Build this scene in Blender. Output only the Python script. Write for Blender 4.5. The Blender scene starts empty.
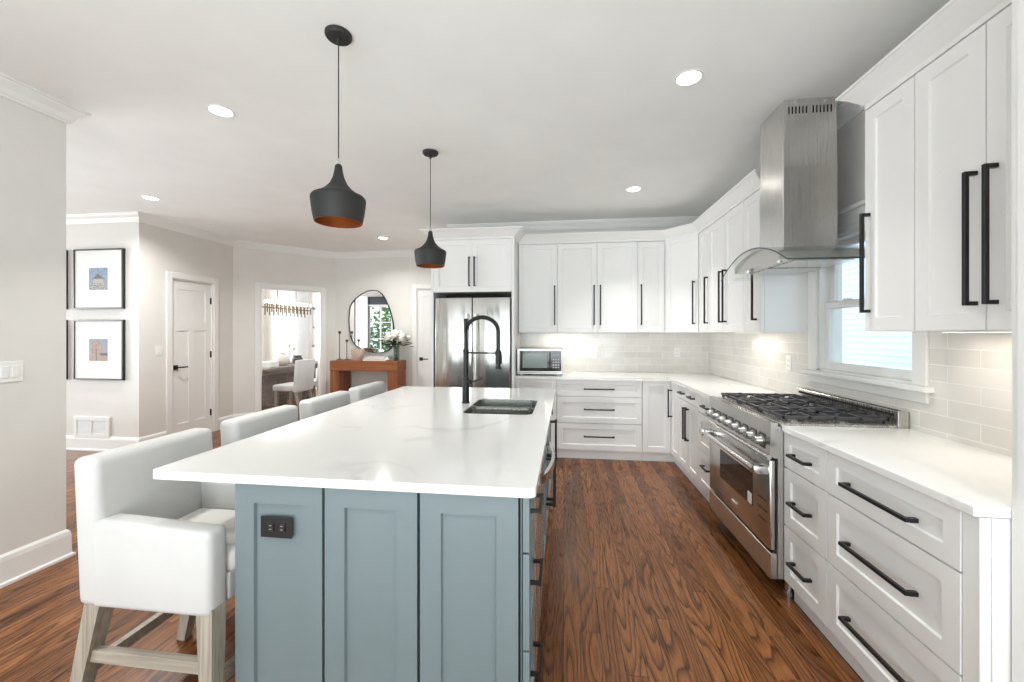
import bpy, bmesh, math, random
from mathutils import Matrix, Vector
PI = math.pi
C = bpy.context.scene.collection
SC = bpy.context.scene
random.seed(7)

# ------------------------------------------------------------------ camera
CAM_H = 1.396
YAW = 0.126
cam_d = bpy.data.cameras.new('camera')
cam_d.sensor_width = 36
cam_d.lens = 36 * 408 / 1024
cam_d.shift_y = -7.7 / 1024
cam_d.clip_start = 0.02
cam = bpy.data.objects.new('camera', cam_d)
C.objects.link(cam)
cam.location = (0, 0, CAM_H)
cam.rotation_euler = (PI / 2, 0, YAW)
SC.camera = cam

# ------------------------------------------------------------------ colour, world, big lights
SC.view_settings.view_transform = 'Standard'
SC.view_settings.look = 'None'
SC.view_settings.gamma = 1
SC.view_settings.use_curve_mapping = False
SC.view_settings.exposure = 0.49
SC.cycles.max_bounces = 12
SC.cycles.diffuse_bounces = 8
SC.cycles.glossy_bounces = 6
SC.cycles.transmission_bounces = 8
SC.cycles.transparent_max_bounces = 12
SC.cycles.sample_clamp_indirect = 6
SC.cycles.use_denoising = True
SC.cycles.caustics_reflective = False
SC.cycles.caustics_refractive = False

w = bpy.data.worlds.new('sky')
SC.world = w
w.use_nodes = True
nt = w.node_tree
bg = nt.nodes['Background']
bg.inputs['Color'].default_value = (0.80, 0.90, 1.0, 1)
bg.inputs['Strength'].default_value = 1.6


def area_light(name, loc, rot, sx, sy, power, color=(1, 1, 1), shape='RECTANGLE', spread=PI):
    d = bpy.data.lights.new(name, 'AREA')
    d.shape = shape
    d.size = sx
    if shape in ('RECTANGLE', 'ELLIPSE'):
        d.size_y = sy
    d.energy = power
    d.color = color
    d.spread = spread
    o = bpy.data.objects.new(name, d)
    C.objects.link(o)
    o.location = loc
    o.rotation_euler = rot
    return o


CEIL = 2.80
XLW = -3.06
# soft fill lamps added out of view, most set in invented window openings
area_light('rear_fill', (0.1, -6.12, 1.30), (PI / 2, 0, 0), 4.4, 2.1, 140, (0.90, 0.97, 1.0))  # added lamp behind the camera, brightens surfaces that face it
area_light('left_fill', (XLW, -3.2, 1.3), (PI / 2, 0, -PI / 2), 2.6, 1.9, 34, (0.90, 0.97, 1.0))  # added lamp, lights the right-hand cabinet fronts from out of view
area_light('living_side_fill', (-10.3, 1.4, 1.5), (PI / 2, 0, -PI / 2), 3.2, 1.9, 200, (0.95, 0.98, 1.0))  # added fill for living room and hall; its opening holds no window
area_light('living_rear_fill', (-4.8, -1.42, 1.45), (PI / 2, 0, 0), 1.5, 1.8, 7, (0.95, 0.98, 1.0))  # added lamp for the picture, mirror and dining walls
area_light('dining_fill', (-7.5, 7.6, 1.5), (PI / 2, 0, -PI / 2), 3.0, 2.0, 115, (0.97, 0.98, 1.0))  # unseen lamp added to brighten the dining room
area_light('ceiling_fill', (-0.5, -1.6, 0.3), (PI, 0, 0), 3.0, 2.6, 100, (0.86, 0.96, 1.0))  # unseen upward lamp added to brighten the ceiling, no fixture
area_light('hall_ceiling_fill', (-4.5, 2.4, 0.3), (PI, 0, 0), 1.6, 1.6, 26, (0.86, 0.96, 1.0))  # second added upward lamp, lifts the hall from below, no fixture

# ------------------------------------------------------------------ materials


def new_mat(name, color=(0.8, 0.8, 0.8), rough=0.5, metal=0.0, **kw):
    m = bpy.data.materials.new(name)
    m.use_nodes = True
    b = m.node_tree.nodes['Principled BSDF']
    b.inputs['Base Color'].default_value = (*color, 1)
    b.inputs['Roughness'].default_value = rough
    b.inputs['Metallic'].default_value = metal
    for k, v in kw.items():
        b.inputs[k.replace('_', ' ')].default_value = v
    return m


class NT:
    """tiny node helper"""
    def __init__(self, m):
        self.t = m.node_tree
        self.b = self.t.nodes['Principled BSDF']

    def n(self, kind, **kw):
        nd = self.t.nodes.new(kind)
        for k, v in kw.items():
            setattr(nd, k, v)
        return nd

    def link(self, a, b):
        self.t.links.new(a, b)

    def coords(self, scale=(1, 1, 1), rot=(0, 0, 0), kind='Object', loc=(0, 0, 0)):
        tc = self.n('ShaderNodeTexCoord')
        mp = self.n('ShaderNodeMapping')
        mp.inputs['Scale'].default_value = scale
        mp.inputs['Rotation'].default_value = rot
        mp.inputs['Location'].default_value = loc
        self.link(tc.outputs[kind], mp.inputs['Vector'])
        return mp.outputs['Vector']

    def noise(self, vec, scale=5, detail=3, rough=0.5, dist=0.0):
        nd = self.n('ShaderNodeTexNoise')
        nd.inputs['Scale'].default_value = scale
        nd.inputs['Detail'].default_value = detail
        nd.inputs['Roughness'].default_value = rough
        nd.inputs['Distortion'].default_value = dist
        self.link(vec, nd.inputs['Vector'])
        return nd.outputs['Fac']

    def ramp(self, fac, stops):
        r = self.n('ShaderNodeValToRGB')
        els = r.color_ramp.elements
        while len(els) < len(stops):
            els.new(0.5)
        for e, (p, c) in zip(els, stops):
            e.position = p
            e.color = (*c, 1)
        self.link(fac, r.inputs['Fac'])
        return r.outputs['Color']

    def math(self, op, a, b=None):
        nd = self.n('ShaderNodeMath', operation=op)
        for i, v in enumerate((a, b)):
            if v is None:
                continue
            if isinstance(v, (int, float)):
                nd.inputs[i].default_value = v
            else:
                self.link(v, nd.inputs[i])
        return nd.outputs[0]

    def mix(self, fac, a, b, mode='MIX'):
        nd = self.n('ShaderNodeMix', data_type='RGBA', blend_type=mode)
        for i, v in ((0, fac), (6, a), (7, b)):
            if isinstance(v, (int, float)):
                nd.inputs[i].default_value = v
            elif isinstance(v, tuple):
                nd.inputs[i].default_value = (*v, 1)
            else:
                self.link(v, nd.inputs[i])
        return nd.outputs[2]

    def bump(self, h, strength=0.1, dist=0.01):
        nd = self.n('ShaderNodeBump')
        nd.inputs['Strength'].default_value = strength
        nd.inputs['Distance'].default_value = dist
        self.link(h, nd.inputs['Height'])
        self.link(nd.outputs['Normal'], self.b.inputs['Normal'])


def paint(name, color, rough=0.6, amp=0.02):
    m = new_mat(name, color, rough)
    k = NT(m)
    v = k.coords()
    f = k.noise(v, 3, 3)
    c = k.ramp(f, [(0.3, tuple(x * (1 - amp) for x in color)), (0.7, tuple(min(1, x * (1 + amp)) for x in color))])
    k.link(c, k.b.inputs['Base Color'])
    k.bump(k.noise(v, 260, 2), 0.03, 0.002)
    return m


M_WALL = paint('wall_paint', (0.72, 0.71, 0.68), 0.7)
M_CEIL = paint('ceiling_paint', (0.845, 0.855, 0.84), 0.8)
M_TRIM = paint('trim_paint', (0.80, 0.80, 0.785), 0.4, 0.01)
M_CAB = paint('cabinet_paint', (0.82, 0.82, 0.81), 0.38, 0.01)
M_BLUE = paint('island_paint', (0.178, 0.226, 0.242), 0.42, 0.03)
M_DOOR = paint('door_paint', (0.80, 0.80, 0.785), 0.4, 0.01)
M_NAVY = paint('navy_paint', (0.03, 0.04, 0.06), 0.5)
M_BLACK = new_mat('black_metal', (0.011, 0.011, 0.011), 0.38, 0.3)
M_BLACKP = new_mat('black_plastic', (0.012, 0.012, 0.013), 0.35)
M_IRON = paint('cast_iron', (0.055, 0.055, 0.062), 0.45, 0.1)
M_PEND = paint('pendant_shade_black', (0.018, 0.0175, 0.017), 0.6, 0.1)
M_COPPER = new_mat('pendant_copper', (0.45, 0.15, 0.045), 0.4, 0.6)
M_GAP = new_mat('gap_black', (0.01, 0.01, 0.01), 0.8)
M_PLATE = new_mat('plate_white', (0.82, 0.82, 0.81), 0.35)
M_CHROME = new_mat('chrome', (0.75, 0.75, 0.76), 0.12, 1.0)
M_KNOB = new_mat('knob_metal', (0.33, 0.325, 0.31), 0.3, 1.0)


def steel(name, color=(0.60, 0.585, 0.56), rough=0.27, axis=2, wav=0.0):
    m = new_mat(name, color, rough, 1.0)
    k = NT(m)
    s = [220, 220, 220]
    s[axis] = 2.5
    f = k.noise(k.coords(tuple(s)), 1, 2)
    r = k.math('ADD', k.math('MULTIPLY', f, 0.14), rough - 0.07)
    k.link(r, k.b.inputs['Roughness'])
    if wav:
        s2 = [5.5, 5.5, 5.5]
        s2[axis] = 0.7
        k.bump(k.noise(k.coords(tuple(s2)), 1, 1), wav, 0.05)
    return m


M_STEEL = steel('steel_brushed')
M_STEELH = steel('steel_brushed_horizontal', axis=1, rough=0.24)
M_STEELF = steel('steel_fridge', (0.62, 0.62, 0.60), 0.2, 2, 0.55)
M_STEELV = steel('steel_hood', (0.72, 0.71, 0.69), 0.26, 2)
M_STEELM = steel('steel_microwave', (0.36, 0.355, 0.34), 0.3, 0)
M_SINK = steel('steel_sink', (0.46, 0.47, 0.44), 0.25, 0)


def glass(name, color=(1, 1, 1), rough=0.0, ior=1.45):
    m = bpy.data.materials.new(name)
    m.use_nodes = True
    t = m.node_tree
    t.nodes.remove(t.nodes['Principled BSDF'])
    out = t.nodes['Material Output']
    tr = t.nodes.new('ShaderNodeBsdfTransparent')
    tr.inputs['Color'].default_value = (*color, 1)
    gl = t.nodes.new('ShaderNodeBsdfGlossy')
    gl.inputs['Roughness'].default_value = rough + 0.02
    lw = t.nodes.new('ShaderNodeLayerWeight')
    lw.inputs['Blend'].default_value = 0.5
    pw = t.nodes.new('ShaderNodeMath')
    pw.operation = 'POWER'
    pw.inputs[1].default_value = 4.0
    t.links.new(lw.outputs['Facing'], pw.inputs[0])
    fr = t.nodes.new('ShaderNodeMath')
    fr.operation = 'MULTIPLY_ADD'
    fr.inputs[1].default_value = 0.55
    fr.inputs[2].default_value = 0.035
    t.links.new(pw.outputs[0], fr.inputs[0])
    mx = t.nodes.new('ShaderNodeMixShader')
    t.links.new(fr.outputs[0], mx.inputs[0])
    t.links.new(tr.outputs[0], mx.inputs[1])
    t.links.new(gl.outputs[0], mx.inputs[2])
    t.links.new(mx.outputs[0], out.inputs['Surface'])
    return m


M_GLASS = glass('clear_glass', (0.97, 0.99, 0.98))
M_GLASSEDGE = new_mat('glass_edge', (0.03, 0.05, 0.05), 0.1)
M_OVEN = new_mat('oven_glass', (0.03, 0.022, 0.018), 0.06)
M_MIRROR = new_mat('mirror_silver', (0.9, 0.9, 0.9), 0.01, 1.0)


def emis(name, color, strength):
    m = new_mat(name, color, 0.5)
    b = m.node_tree.nodes['Principled BSDF']
    b.inputs['Emission Color'].default_value = (*color, 1)
    b.inputs['Emission Strength'].default_value = strength
    return m


M_LAMP = emis('lamp_lens', (1, 0.97, 0.92), 9)
M_BULB = emis('bulb_glow', (1, 0.95, 0.88), 3)
M_LED = emis('led_strip', (1, 0.93, 0.82), 1.6)


def floor_mat():
    m = new_mat('oak_floor', (0.2, 0.08, 0.04), 0.3)
    k = NT(m)
    tc = k.n('ShaderNodeTexCoord')
    sp = k.n('ShaderNodeSeparateXYZ')
    k.link(tc.outputs['Object'], sp.inputs[0])
    X, Y = sp.outputs['X'], sp.outputs['Y']
    W = 0.085
    xs = k.math('DIVIDE', X, W)
    pid = k.math('FLOOR', xs)
    wn = k.n('ShaderNodeTexWhiteNoise', noise_dimensions='1D')
    k.link(pid, wn.inputs['W'])
    r1 = wn.outputs['Value']
    ys = k.math('ADD', k.math('DIVIDE', Y, 1.35), k.math('MULTIPLY', r1, 17.3))
    lid = k.math('FLOOR', ys)
    wn2 = k.n('ShaderNodeTexWhiteNoise', noise_dimensions='2D')
    cb = k.n('ShaderNodeCombineXYZ')
    k.link(pid, cb.inputs[0])
    k.link(lid, cb.inputs[1])
    k.link(cb.outputs[0], wn2.inputs['Vector'])
    r2 = wn2.outputs['Value']
    # cathedral grain: contour lines of a stretched noise
    v = k.n('ShaderNodeCombineXYZ')
    k.link(k.math('MULTIPLY', X, 8.0), v.inputs[0])
    k.link(k.math('MULTIPLY', Y, 1.0), v.inputs[1])
    k.link(k.math('MULTIPLY', r2, 60.0), v.inputs[2])
    big = k.noise(v.outputs[0], 1.0, 0.6, 0.4)
    rings = k.math('FRACT', k.math('MULTIPLY', big, 15.0))
    v2 = k.n('ShaderNodeCombineXYZ')
    k.link(k.math('MULTIPLY', X, 220.0), v2.inputs[0])
    k.link(k.math('MULTIPLY', Y, 9.0), v2.inputs[1])
    k.link(r2, v2.inputs[2])
    fine = k.noise(v2.outputs[0], 1.0, 3, 0.6)
    ringc = k.ramp(rings, [(0.0, (0.20, 0.15, 0.12)), (0.25, (0.75, 0.72, 0.70)), (0.6, (1.1, 1.1, 1.1)), (0.9, (1, 1, 1)), (1.0, (0.25, 0.19, 0.16))])
    finec = k.ramp(fine, [(0.3, (0.72, 0.72, 0.72)), (0.6, (1, 1, 1))])
    base = k.ramp(r2, [(0.0, (0.10, 0.033, 0.010)), (0.3, (0.20, 0.076, 0.025)), (0.7, (0.29, 0.115, 0.040)), (1.0, (0.15, 0.053, 0.017))])
    c = k.mix(0.9, base, ringc, 'MULTIPLY')
    c = k.mix(0.8, c, finec, 'MULTIPLY')
    # seams
    fx = k.math('FRACT', xs)
    ex = k.math('MINIMUM', fx, k.math('SUBTRACT', 1.0, fx))
    fy = k.math('FRACT', ys)
    ey = k.math('MULTIPLY', k.math('MINIMUM', fy, k.math('SUBTRACT', 1.0, fy)), 16.0)
    e = k.math('MINIMUM', ex, ey)
    seam = k.ramp(e, [(0.0, (0.16, 0.16, 0.16)), (0.035, (1, 1, 1))])
    c = k.mix(1.0, c, seam, 'MULTIPLY')
    k.link(c, k.b.inputs['Base Color'])
    rr = k.math('ADD', k.math('MULTIPLY', fine, 0.12), 0.22)
    k.link(rr, k.b.inputs['Roughness'])
    k.bump(k.math('ADD', k.math('MULTIPLY', rings, 0.25), k.math('MULTIPLY', e, 0.0)), 0.06, 0.004)
    k.b.inputs['Coat Weight'].default_value = 0.08
    k.b.inputs['Specular IOR Level'].default_value = 0.22
    k.b.inputs['Coat Roughness'].default_value = 0.18
    return m


def wood(name, c0, c1, c2, axis=0, scale=1.0, rough=0.6):
    m = new_mat(name, c1, rough)
    k = NT(m)
    s = [26 * scale] * 3
    s[axis] = 1.6 * scale
    v = k.coords(tuple(s))
    n1 = k.noise(v, 1, 4, 0.6, 0.6)
    c = k.ramp(n1, [(0.28, c0), (0.5, c1), (0.72, c2)])
    s2 = [140 * scale] * 3
    s2[axis] = 4 * scale
    n2 = k.noise(k.coords(tuple(s2)), 1, 2)
    g = k.ramp(n2, [(0.35, (0.68, 0.68, 0.68)), (0.6, (1, 1, 1))])
    c = k.mix(0.8, c, g, 'MULTIPLY')
    k.link(c, k.b.inputs['Base Color'])
    k.bump(n2, 0.2, 0.002)
    return m


M_FLOOR = floor_mat()
M_STOOLWOOD = wood('weathered_oak_upright', (0.27, 0.23, 0.185), (0.42, 0.375, 0.31), (0.52, 0.475, 0.40), 2)
M_STOOLWOODX = wood('weathered_oak_rail', (0.27, 0.23, 0.185), (0.42, 0.375, 0.31), (0.52, 0.475, 0.40), 0)
M_BEAM = wood('console_beam_wood', (0.15, 0.045, 0.014), (0.30, 0.095, 0.030), (0.42, 0.15, 0.05), 0, 0.5, 0.5)
M_BEAMV = wood('console_post_wood', (0.15, 0.045, 0.014), (0.30, 0.095, 0.030), (0.42, 0.15, 0.05), 2, 0.5, 0.5)
M_TABLEW = wood('grey_brown_table_wood', (0.10, 0.08, 0.065), (0.17, 0.14, 0.12), (0.25, 0.21, 0.18), 1, 0.6)


def quartz():
    m = new_mat('white_quartz', (0.84, 0.84, 0.83), 0.12)
    k = NT(m)
    v = k.coords()
    warp = k.noise(v, 1.3, 4, 0.6)
    vv = k.n('ShaderNodeVectorMath', operation='ADD')
    cb = k.n('ShaderNodeCombineXYZ')
    k.link(k.math('MULTIPLY', warp, 1.2), cb.inputs[0])
    k.link(k.math('MULTIPLY', warp, 0.7), cb.inputs[1])
    k.link(v, vv.inputs[0])
    k.link(cb.outputs[0], vv.inputs[1])
    n = k.noise(vv.outputs[0], 1.15, 2, 0.45)
    d = k.math('ABSOLUTE', k.math('SUBTRACT', n, 0.5))
    vein = k.ramp(d, [(0.0, (0.76, 0.76, 0.76)), (0.006, (0.85, 0.85, 0.85)), (0.02, (1, 1, 1))])
    mask = k.ramp(k.noise(v, 1.7, 2), [(0.42, (0, 0, 0)), (0.62, (0.75, 0.75, 0.75))])
    c = k.mix(mask, (1.0, 1.0, 1.0), vein)
    c2 = k.mix(1.0, (0.84, 0.84, 0.828), c, 'MULTIPLY')
    k.link(c2, k.b.inputs['Base Color'])
    return m


M_QUARTZ = quartz()


def tile(name, rot):
    m = new_mat(name, (0.75, 0.72, 0.68), 0.15)
    k = NT(m)
    v = k.coords(rot=rot)
    br = k.n('ShaderNodeTexBrick')
    br.offset = 0.5
    k.link(v, br.inputs['Vector'])
    br.inputs['Scale'].default_value = 1
    br.inputs['Brick Width'].default_value = 0.30
    br.inputs['Row Height'].default_value = 0.078
    br.inputs['Mortar Size'].default_value = 0.0025
    br.inputs['Mortar Smooth'].default_value = 0.1
    br.inputs['Color1'].default_value = (0.69, 0.67, 0.635, 1)
    br.inputs['Color2'].default_value = (0.77, 0.75, 0.72, 1)
    br.inputs['Mortar'].default_value = (0.86, 0.855, 0.84, 1)
    n = k.noise(k.coords(), 9, 3)
    c = k.mix(0.5, br.outputs['Color'], k.ramp(n, [(0.3, (0.88, 0.87, 0.86)), (0.7, (1, 1, 1))]), 'MULTIPLY')
    k.link(c, k.b.inputs['Base Color'])
    h = k.math('SUBTRACT', k.math('MULTIPLY', k.noise(k.coords(), 14, 2), 0.7), br.outputs['Fac'])
    k.bump(h, 0.35, 0.003)
    return m


M_TILE_B = tile('glazed_subway_tile_back', (PI / 2, 0, 0))          # x,z plane
M_TILE_R = tile('glazed_subway_tile_side', (0, PI / 2, PI / 2))


def fabric(name, color, rough=0.9):
    m = new_mat(name, color, rough)
    k = NT(m)
    v = k.coords()
    wv = k.n('ShaderNodeTexWave', wave_type='BANDS', bands_direction='Z')
    wv.inputs['Scale'].default_value = 160
    wv.inputs['Distortion'].default_value = 1.5
    k.link(v, wv.inputs['Vector'])
    f = k.noise(v, 350, 2)
    h = k.math('ADD', wv.outputs['Fac'], f)
    c = k.ramp(k.noise(v, 6, 3), [(0.3, tuple(x * 0.95 for x in color)), (0.7, color)])
    k.link(c, k.b.inputs['Base Color'])
    k.bump(h, 0.12, 0.002)
    k.b.inputs['Sheen Weight'].default_value = 0.1
    return m


M_FABRIC = fabric('white_linen', (0.63, 0.63, 0.622))
M_CREAM = fabric('cream_linen', (0.80, 0.78, 0.74))
M_CURTAIN = fabric('sheer_curtain', (0.86, 0.86, 0.86))
M_CERAM = new_mat('cream_ceramic', (0.70, 0.67, 0.63), 0.4)
M_CERAMD = new_mat('dark_ceramic', (0.07, 0.065, 0.06), 0.5)
M_STONEP = paint('beige_stoneware', (0.55, 0.44, 0.36), 0.7, 0.06)
M_PETAL = new_mat('white_petals', (0.90, 0.89, 0.85), 0.6)
M_LEAF = paint('dark_leaf', (0.035, 0.09, 0.02), 0.5, 0.2)
M_LEAFB = paint('garden_leaf', (0.14, 0.36, 0.07), 0.6, 0.35)
M_BRONZE = new_mat('aged_bronze', (0.16, 0.12, 0.08), 0.45, 0.7)
M_PAPER = new_mat('book_paper', (0.78, 0.75, 0.70), 0.7)
M_MAT = new_mat('picture_mat', (0.80, 0.80, 0.79), 0.8)
M_GREYV = new_mat('vent_grey', (0.42, 0.42, 0.44), 0.5)
M_SIDING = paint('neighbour_siding', (0.72, 0.78, 0.84), 0.7)

# ------------------------------------------------------------------ object helpers
ROOTM = {}


def tag(o, label=None, cat=None, group=None, kind=None):
    if label:
        o['label'] = label
    if cat:
        o['category'] = cat
    if group:
        o['group'] = group
    if kind:
        o['kind'] = kind
    return o


def thing(name, label, cat, loc=(0, 0, 0), rotz=0.0, group=None):
    o = bpy.data.objects.new(name, None)
    C.objects.link(o)
    o.empty_display_size = 0.1
    o.location = loc
    o.rotation_euler = (0, 0, rotz)
    tag(o, label, cat, group)
    ROOTM[o.name] = Matrix.Translation(Vector(loc)) @ Matrix.Rotation(rotz, 4, 'Z')
    return o


class MB:
    def __init__(self):
        self.bm = bmesh.new()

    def _xf(self, vs, m):
        if m is not None:
            for v in vs:
                v.co = m @ v.co

    def box(self, x0, x1, y0, y1, z0, z1, bev=0.0, seg=2, m=None, mi=0):
        r = bmesh.ops.create_cube(self.bm, size=1)
        vs = r['verts']
        for v in vs:
            v.co = Vector(((x0 + x1) / 2 + v.co.x * (x1 - x0), (y0 + y1) / 2 + v.co.y * (y1 - y0), (z0 + z1) / 2 + v.co.z * (z1 - z0)))
        fs = set(f for v in vs for f in v.link_faces)
        if bev > 0:
            es = list(set(e for v in vs for e in v.link_edges))
            rr = bmesh.ops.bevel(self.bm, geom=es, offset=bev, segments=seg, profile=0.5, affect='EDGES')
            vs = list(set(v for f in rr['faces'] for v in f.verts) | set(v for v in vs if v.is_valid))
            fs = set(f for v in vs for f in v.link_faces)
        for f in fs:
            f.material_index = mi
        self._xf(vs, m)
        return vs

    def ring_loft(self, rings, closed=True, cap=True, mi=0, m=None):
        """rings: list of lists of 3-D points with the same count"""
        vr = [[self.bm.verts.new(p) for p in r] for r in rings]
        n = len(vr[0])
        for a, b in zip(vr, vr[1:]):
            for i in range(n if closed else n - 1):
                j = (i + 1) % n
                f = self.bm.faces.new((a[i], a[j], b[j], b[i]))
                f.material_index = mi
        if cap and closed:
            f = self.bm.faces.new(list(reversed(vr[0])))
            f.material_index = mi
            f = self.bm.faces.new(vr[-1])
            f.material_index = mi
        vs = [v for r in vr for v in r]
        self._xf(vs, m)
        return vs

    def tube(self, pts, r, seg=12, cap=True, mi=0, m=None):
        pts = [Vector(p) for p in pts]
        rs = r if isinstance(r, (list, tuple)) else [r] * len(pts)
        rings = []
        up = None
        for i, p in enumerate(pts):
            t = (pts[min(i + 1, len(pts) - 1)] - pts[max(i - 1, 0)]).normalized()
            if up is None:
                up = Vector((0, 0, 1)) if abs(t.z) < 0.9 else Vector((1, 0, 0))
            a = (up - t * up.dot(t)).normalized()
            up = a
            b = t.cross(a)
            rings.append([p + (a * math.cos(2 * PI * k / seg) + b * math.sin(2 * PI * k / seg)) * rs[i] for k in range(seg)])
        return self.ring_loft(rings, True, cap, mi, m)

    def lathe(self, prof, c=(0, 0, 0), seg=32, cap=True, mi=0, m=None):
        c = Vector(c)
        rings = [[c + Vector((r * math.cos(2 * PI * k / seg), r * math.sin(2 * PI * k / seg), z)) for k in range(seg)] for r, z in prof]
        return self.ring_loft(rings, True, cap, mi, m)

    def prism(self, poly, z0, z1, bev=0.0, mi=0, m=None, seg=2):
        vb = [self.bm.verts.new((x, y, z0)) for x, y in poly]
        vt = [self.bm.verts.new((x, y, z1)) for x, y in poly]
        n = len(poly)
        fs = [self.bm.faces.new(list(reversed(vb))), self.bm.faces.new(vt)]
        for i in range(n):
            j = (i + 1) % n
            fs.append(self.bm.faces.new((vb[i], vb[j], vt[j], vt[i])))
        vs = vb + vt
        if bev:
            es = list(fs[0].edges) + list(fs[1].edges)
            rr = bmesh.ops.bevel(self.bm, geom=es, offset=bev, segments=seg, profile=0.5, affect='EDGES')
            vs = list(set(v for f in rr['faces'] for v in f.verts) | set(v for v in vs if v.is_valid))
        for v in vs:
            for f in v.link_faces:
                f.material_index = mi
        self._xf(vs, m)
        return vs

    def bar(self, p0, p1, w0, d0, w1=None, d1=None, xdir=(1, 0, 0), m=None):
        """tapered rectangular bar between p0 and p1"""
        w1 = w0 if w1 is None else w1
        d1 = d0 if d1 is None else d1
        p0, p1 = Vector(p0), Vector(p1)
        t = (p1 - p0).normalized()
        a = Vector(xdir)
        a = (a - t * a.dot(t)).normalized()
        b = t.cross(a)
        rings = []
        for p, ww, dd in ((p0, w0, d0), (p1, w1, d1)):
            rings.append([p + a * (sx * ww / 2) + b * (sy * dd / 2) for sx, sy in ((-1, -1), (1, -1), (1, 1), (-1, 1))])
        return self.ring_loft(rings, True, True, 0, m)

    def shaker(self, x0, x1, z0, z1, t=0.02, stile=0.06, depth=0.009, yf=0.0, m=None):
        """a recessed panel front; front face at y = yf looking to -y, body behind"""
        vs = [self.bm.verts.new(p) for p in ((x0, yf, z0), (x1, yf, z0), (x1, yf, z1), (x0, yf, z1))]
        vb = [self.bm.verts.new((v.co.x, yf + t, v.co.z)) for v in vs]
        front = self.bm.faces.new(vs)
        self.bm.faces.new(list(reversed(vb)))
        allv = vs + vb
        for i in range(4):
            j = (i + 1) % 4
            self.bm.faces.new((vs[j], vs[i], vb[i], vb[j]))
        st = min(stile, (x1 - x0) * 0.3, (z1 - z0) * 0.3)
        prev = vs
        cur = None
        self.bm.faces.remove(front)
        for off, dy in ((st, 0.0), (st + 0.004, depth)):
            cur = [self.bm.verts.new(p) for p in ((x0 + off, yf + dy, z0 + off), (x1 - off, yf + dy, z0 + off), (x1 - off, yf + dy, z1 - off), (x0 + off, yf + dy, z1 - off))]
            for i in range(4):
                j = (i + 1) % 4
                self.bm.faces.new((prev[i], prev[j], cur[j], cur[i]))
            allv += cur
            prev = cur
        self.bm.faces.new(cur)
        self._xf(allv, m)
        return allv

    def build(self, name, mats, parent=None, world=False, smooth=False, label=None, cat=None, group=None, kind=None, recenter=True, angle=35):
        bm = self.bm
        bmesh.ops.recalc_face_normals(bm, faces=bm.faces)
        if smooth:
            for f in bm.faces:
                f.smooth = True
            for e in bm.edges:
                if len(e.link_faces) == 2 and e.calc_face_angle(0) > math.radians(angle):
                    e.smooth = False
        me = bpy.data.meshes.new(name)
        o = bpy.data.objects.new(name, me)
        if parent is not None:
            pm = ROOTM[parent.name]
            if world:
                bmesh.ops.transform(bm, matrix=pm.inverted(), verts=bm.verts)
            o.parent = parent
            ROOTM['_pending'] = pm
        elif recenter and bm.verts:
            xs = [v.co.x for v in bm.verts]
            ys = [v.co.y for v in bm.verts]
            zs = [v.co.z for v in bm.verts]
            c = Vector(((min(xs) + max(xs)) / 2, (min(ys) + max(ys)) / 2, min(zs)))
            bmesh.ops.translate(bm, verts=bm.verts, vec=-c)
            o.location = c
        bm.to_mesh(me)
        bm.free()
        for m in (mats if isinstance(mats, (list, tuple)) else [mats]):
            me.materials.append(m)
        C.objects.link(o)
        if parent is not None:
            ROOTM[o.name] = ROOTM.pop('_pending')
        else:
            ROOTM[o.name] = Matrix.Translation(o.location)
        tag(o, label, cat, group, kind)
        return o


def struct(mb, name, mat, **kw):
    kw.setdefault('recenter', False)
    return mb.build(name, mat, kind='structure', **kw)


def copy_tree(o, parent=None):
    c = o.copy()
    C.objects.link(c)
    c.parent = parent
    if 'group' in o:
        c['group'] = o['group']
    for ch in [x for x in C.objects if x.parent == o]:
        copy_tree(ch, c)
    return c


def basis(p, ang):
    return Matrix.Translation(Vector((p[0], p[1], 0))) @ Matrix.Rotation(ang, 4, 'Z')


def sweep(mb, path, prof, mi=0, close_ends=True):
    """sweep profile [(inward distance, z)] along a plan path, room on the right of travel"""
    P = [Vector(p) for p in path]
    rings = []
    for i, p in enumerate(P):
        ds = []
        if i > 0:
            ds.append((P[i] - P[i - 1]).normalized())
        if i < len(P) - 1:
            ds.append((P[i + 1] - P[i]).normalized())
        ns = [Vector((d.y, -d.x)) for d in ds]
        if len(ns) == 1:
            n = ns[0]
        else:
            n = (ns[0] + ns[1])
            n = n / max(0.2, n.dot(ns[0]))
        rings.append([(p.x + n.x * d, p.y + n.y * d, z) for d, z in prof])
    mb.ring_loft(rings, True, close_ends, mi)


CROWN = [(0.0, -0.095), (0.012, -0.095), (0.016, -0.082), (0.022, -0.078), (0.034, -0.050), (0.056, -0.028), (0.062, -0.022), (0.066, -0.012), (0.078, -0.010), (0.080, 0.0), (0.0, 0.0)]
CROWN = [(d, CEIL + z) for d, z in CROWN]
BASEB = [(0.0, 0.0), (0.030, 0.0), (0.030, 0.015), (0.018, 0.022), (0.016, 0.135), (0.012, 0.158), (0.004, 0.168), (0.0, 0.172)]

# ------------------------------------------------------------------ room shell
A0, B0 = (-4.945, 5.57), (-3.968, 6.703)
ANG = math.atan2(B0[1] - A0[1], B0[0] - A0[0])
ALEN = math.hypot(B0[0] - A0[0], B0[1] - A0[1])
H0, H1 = (-2.62, 6.703), (-1.50, 6.95)
XR, YB = 1.75, 5.20          # window wall, back wall
XL, YLE = -3.085, 2.18       # left wall stub
XN, YN = 1.222, 1.285        # stub wall at the right edge of the photo

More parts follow.
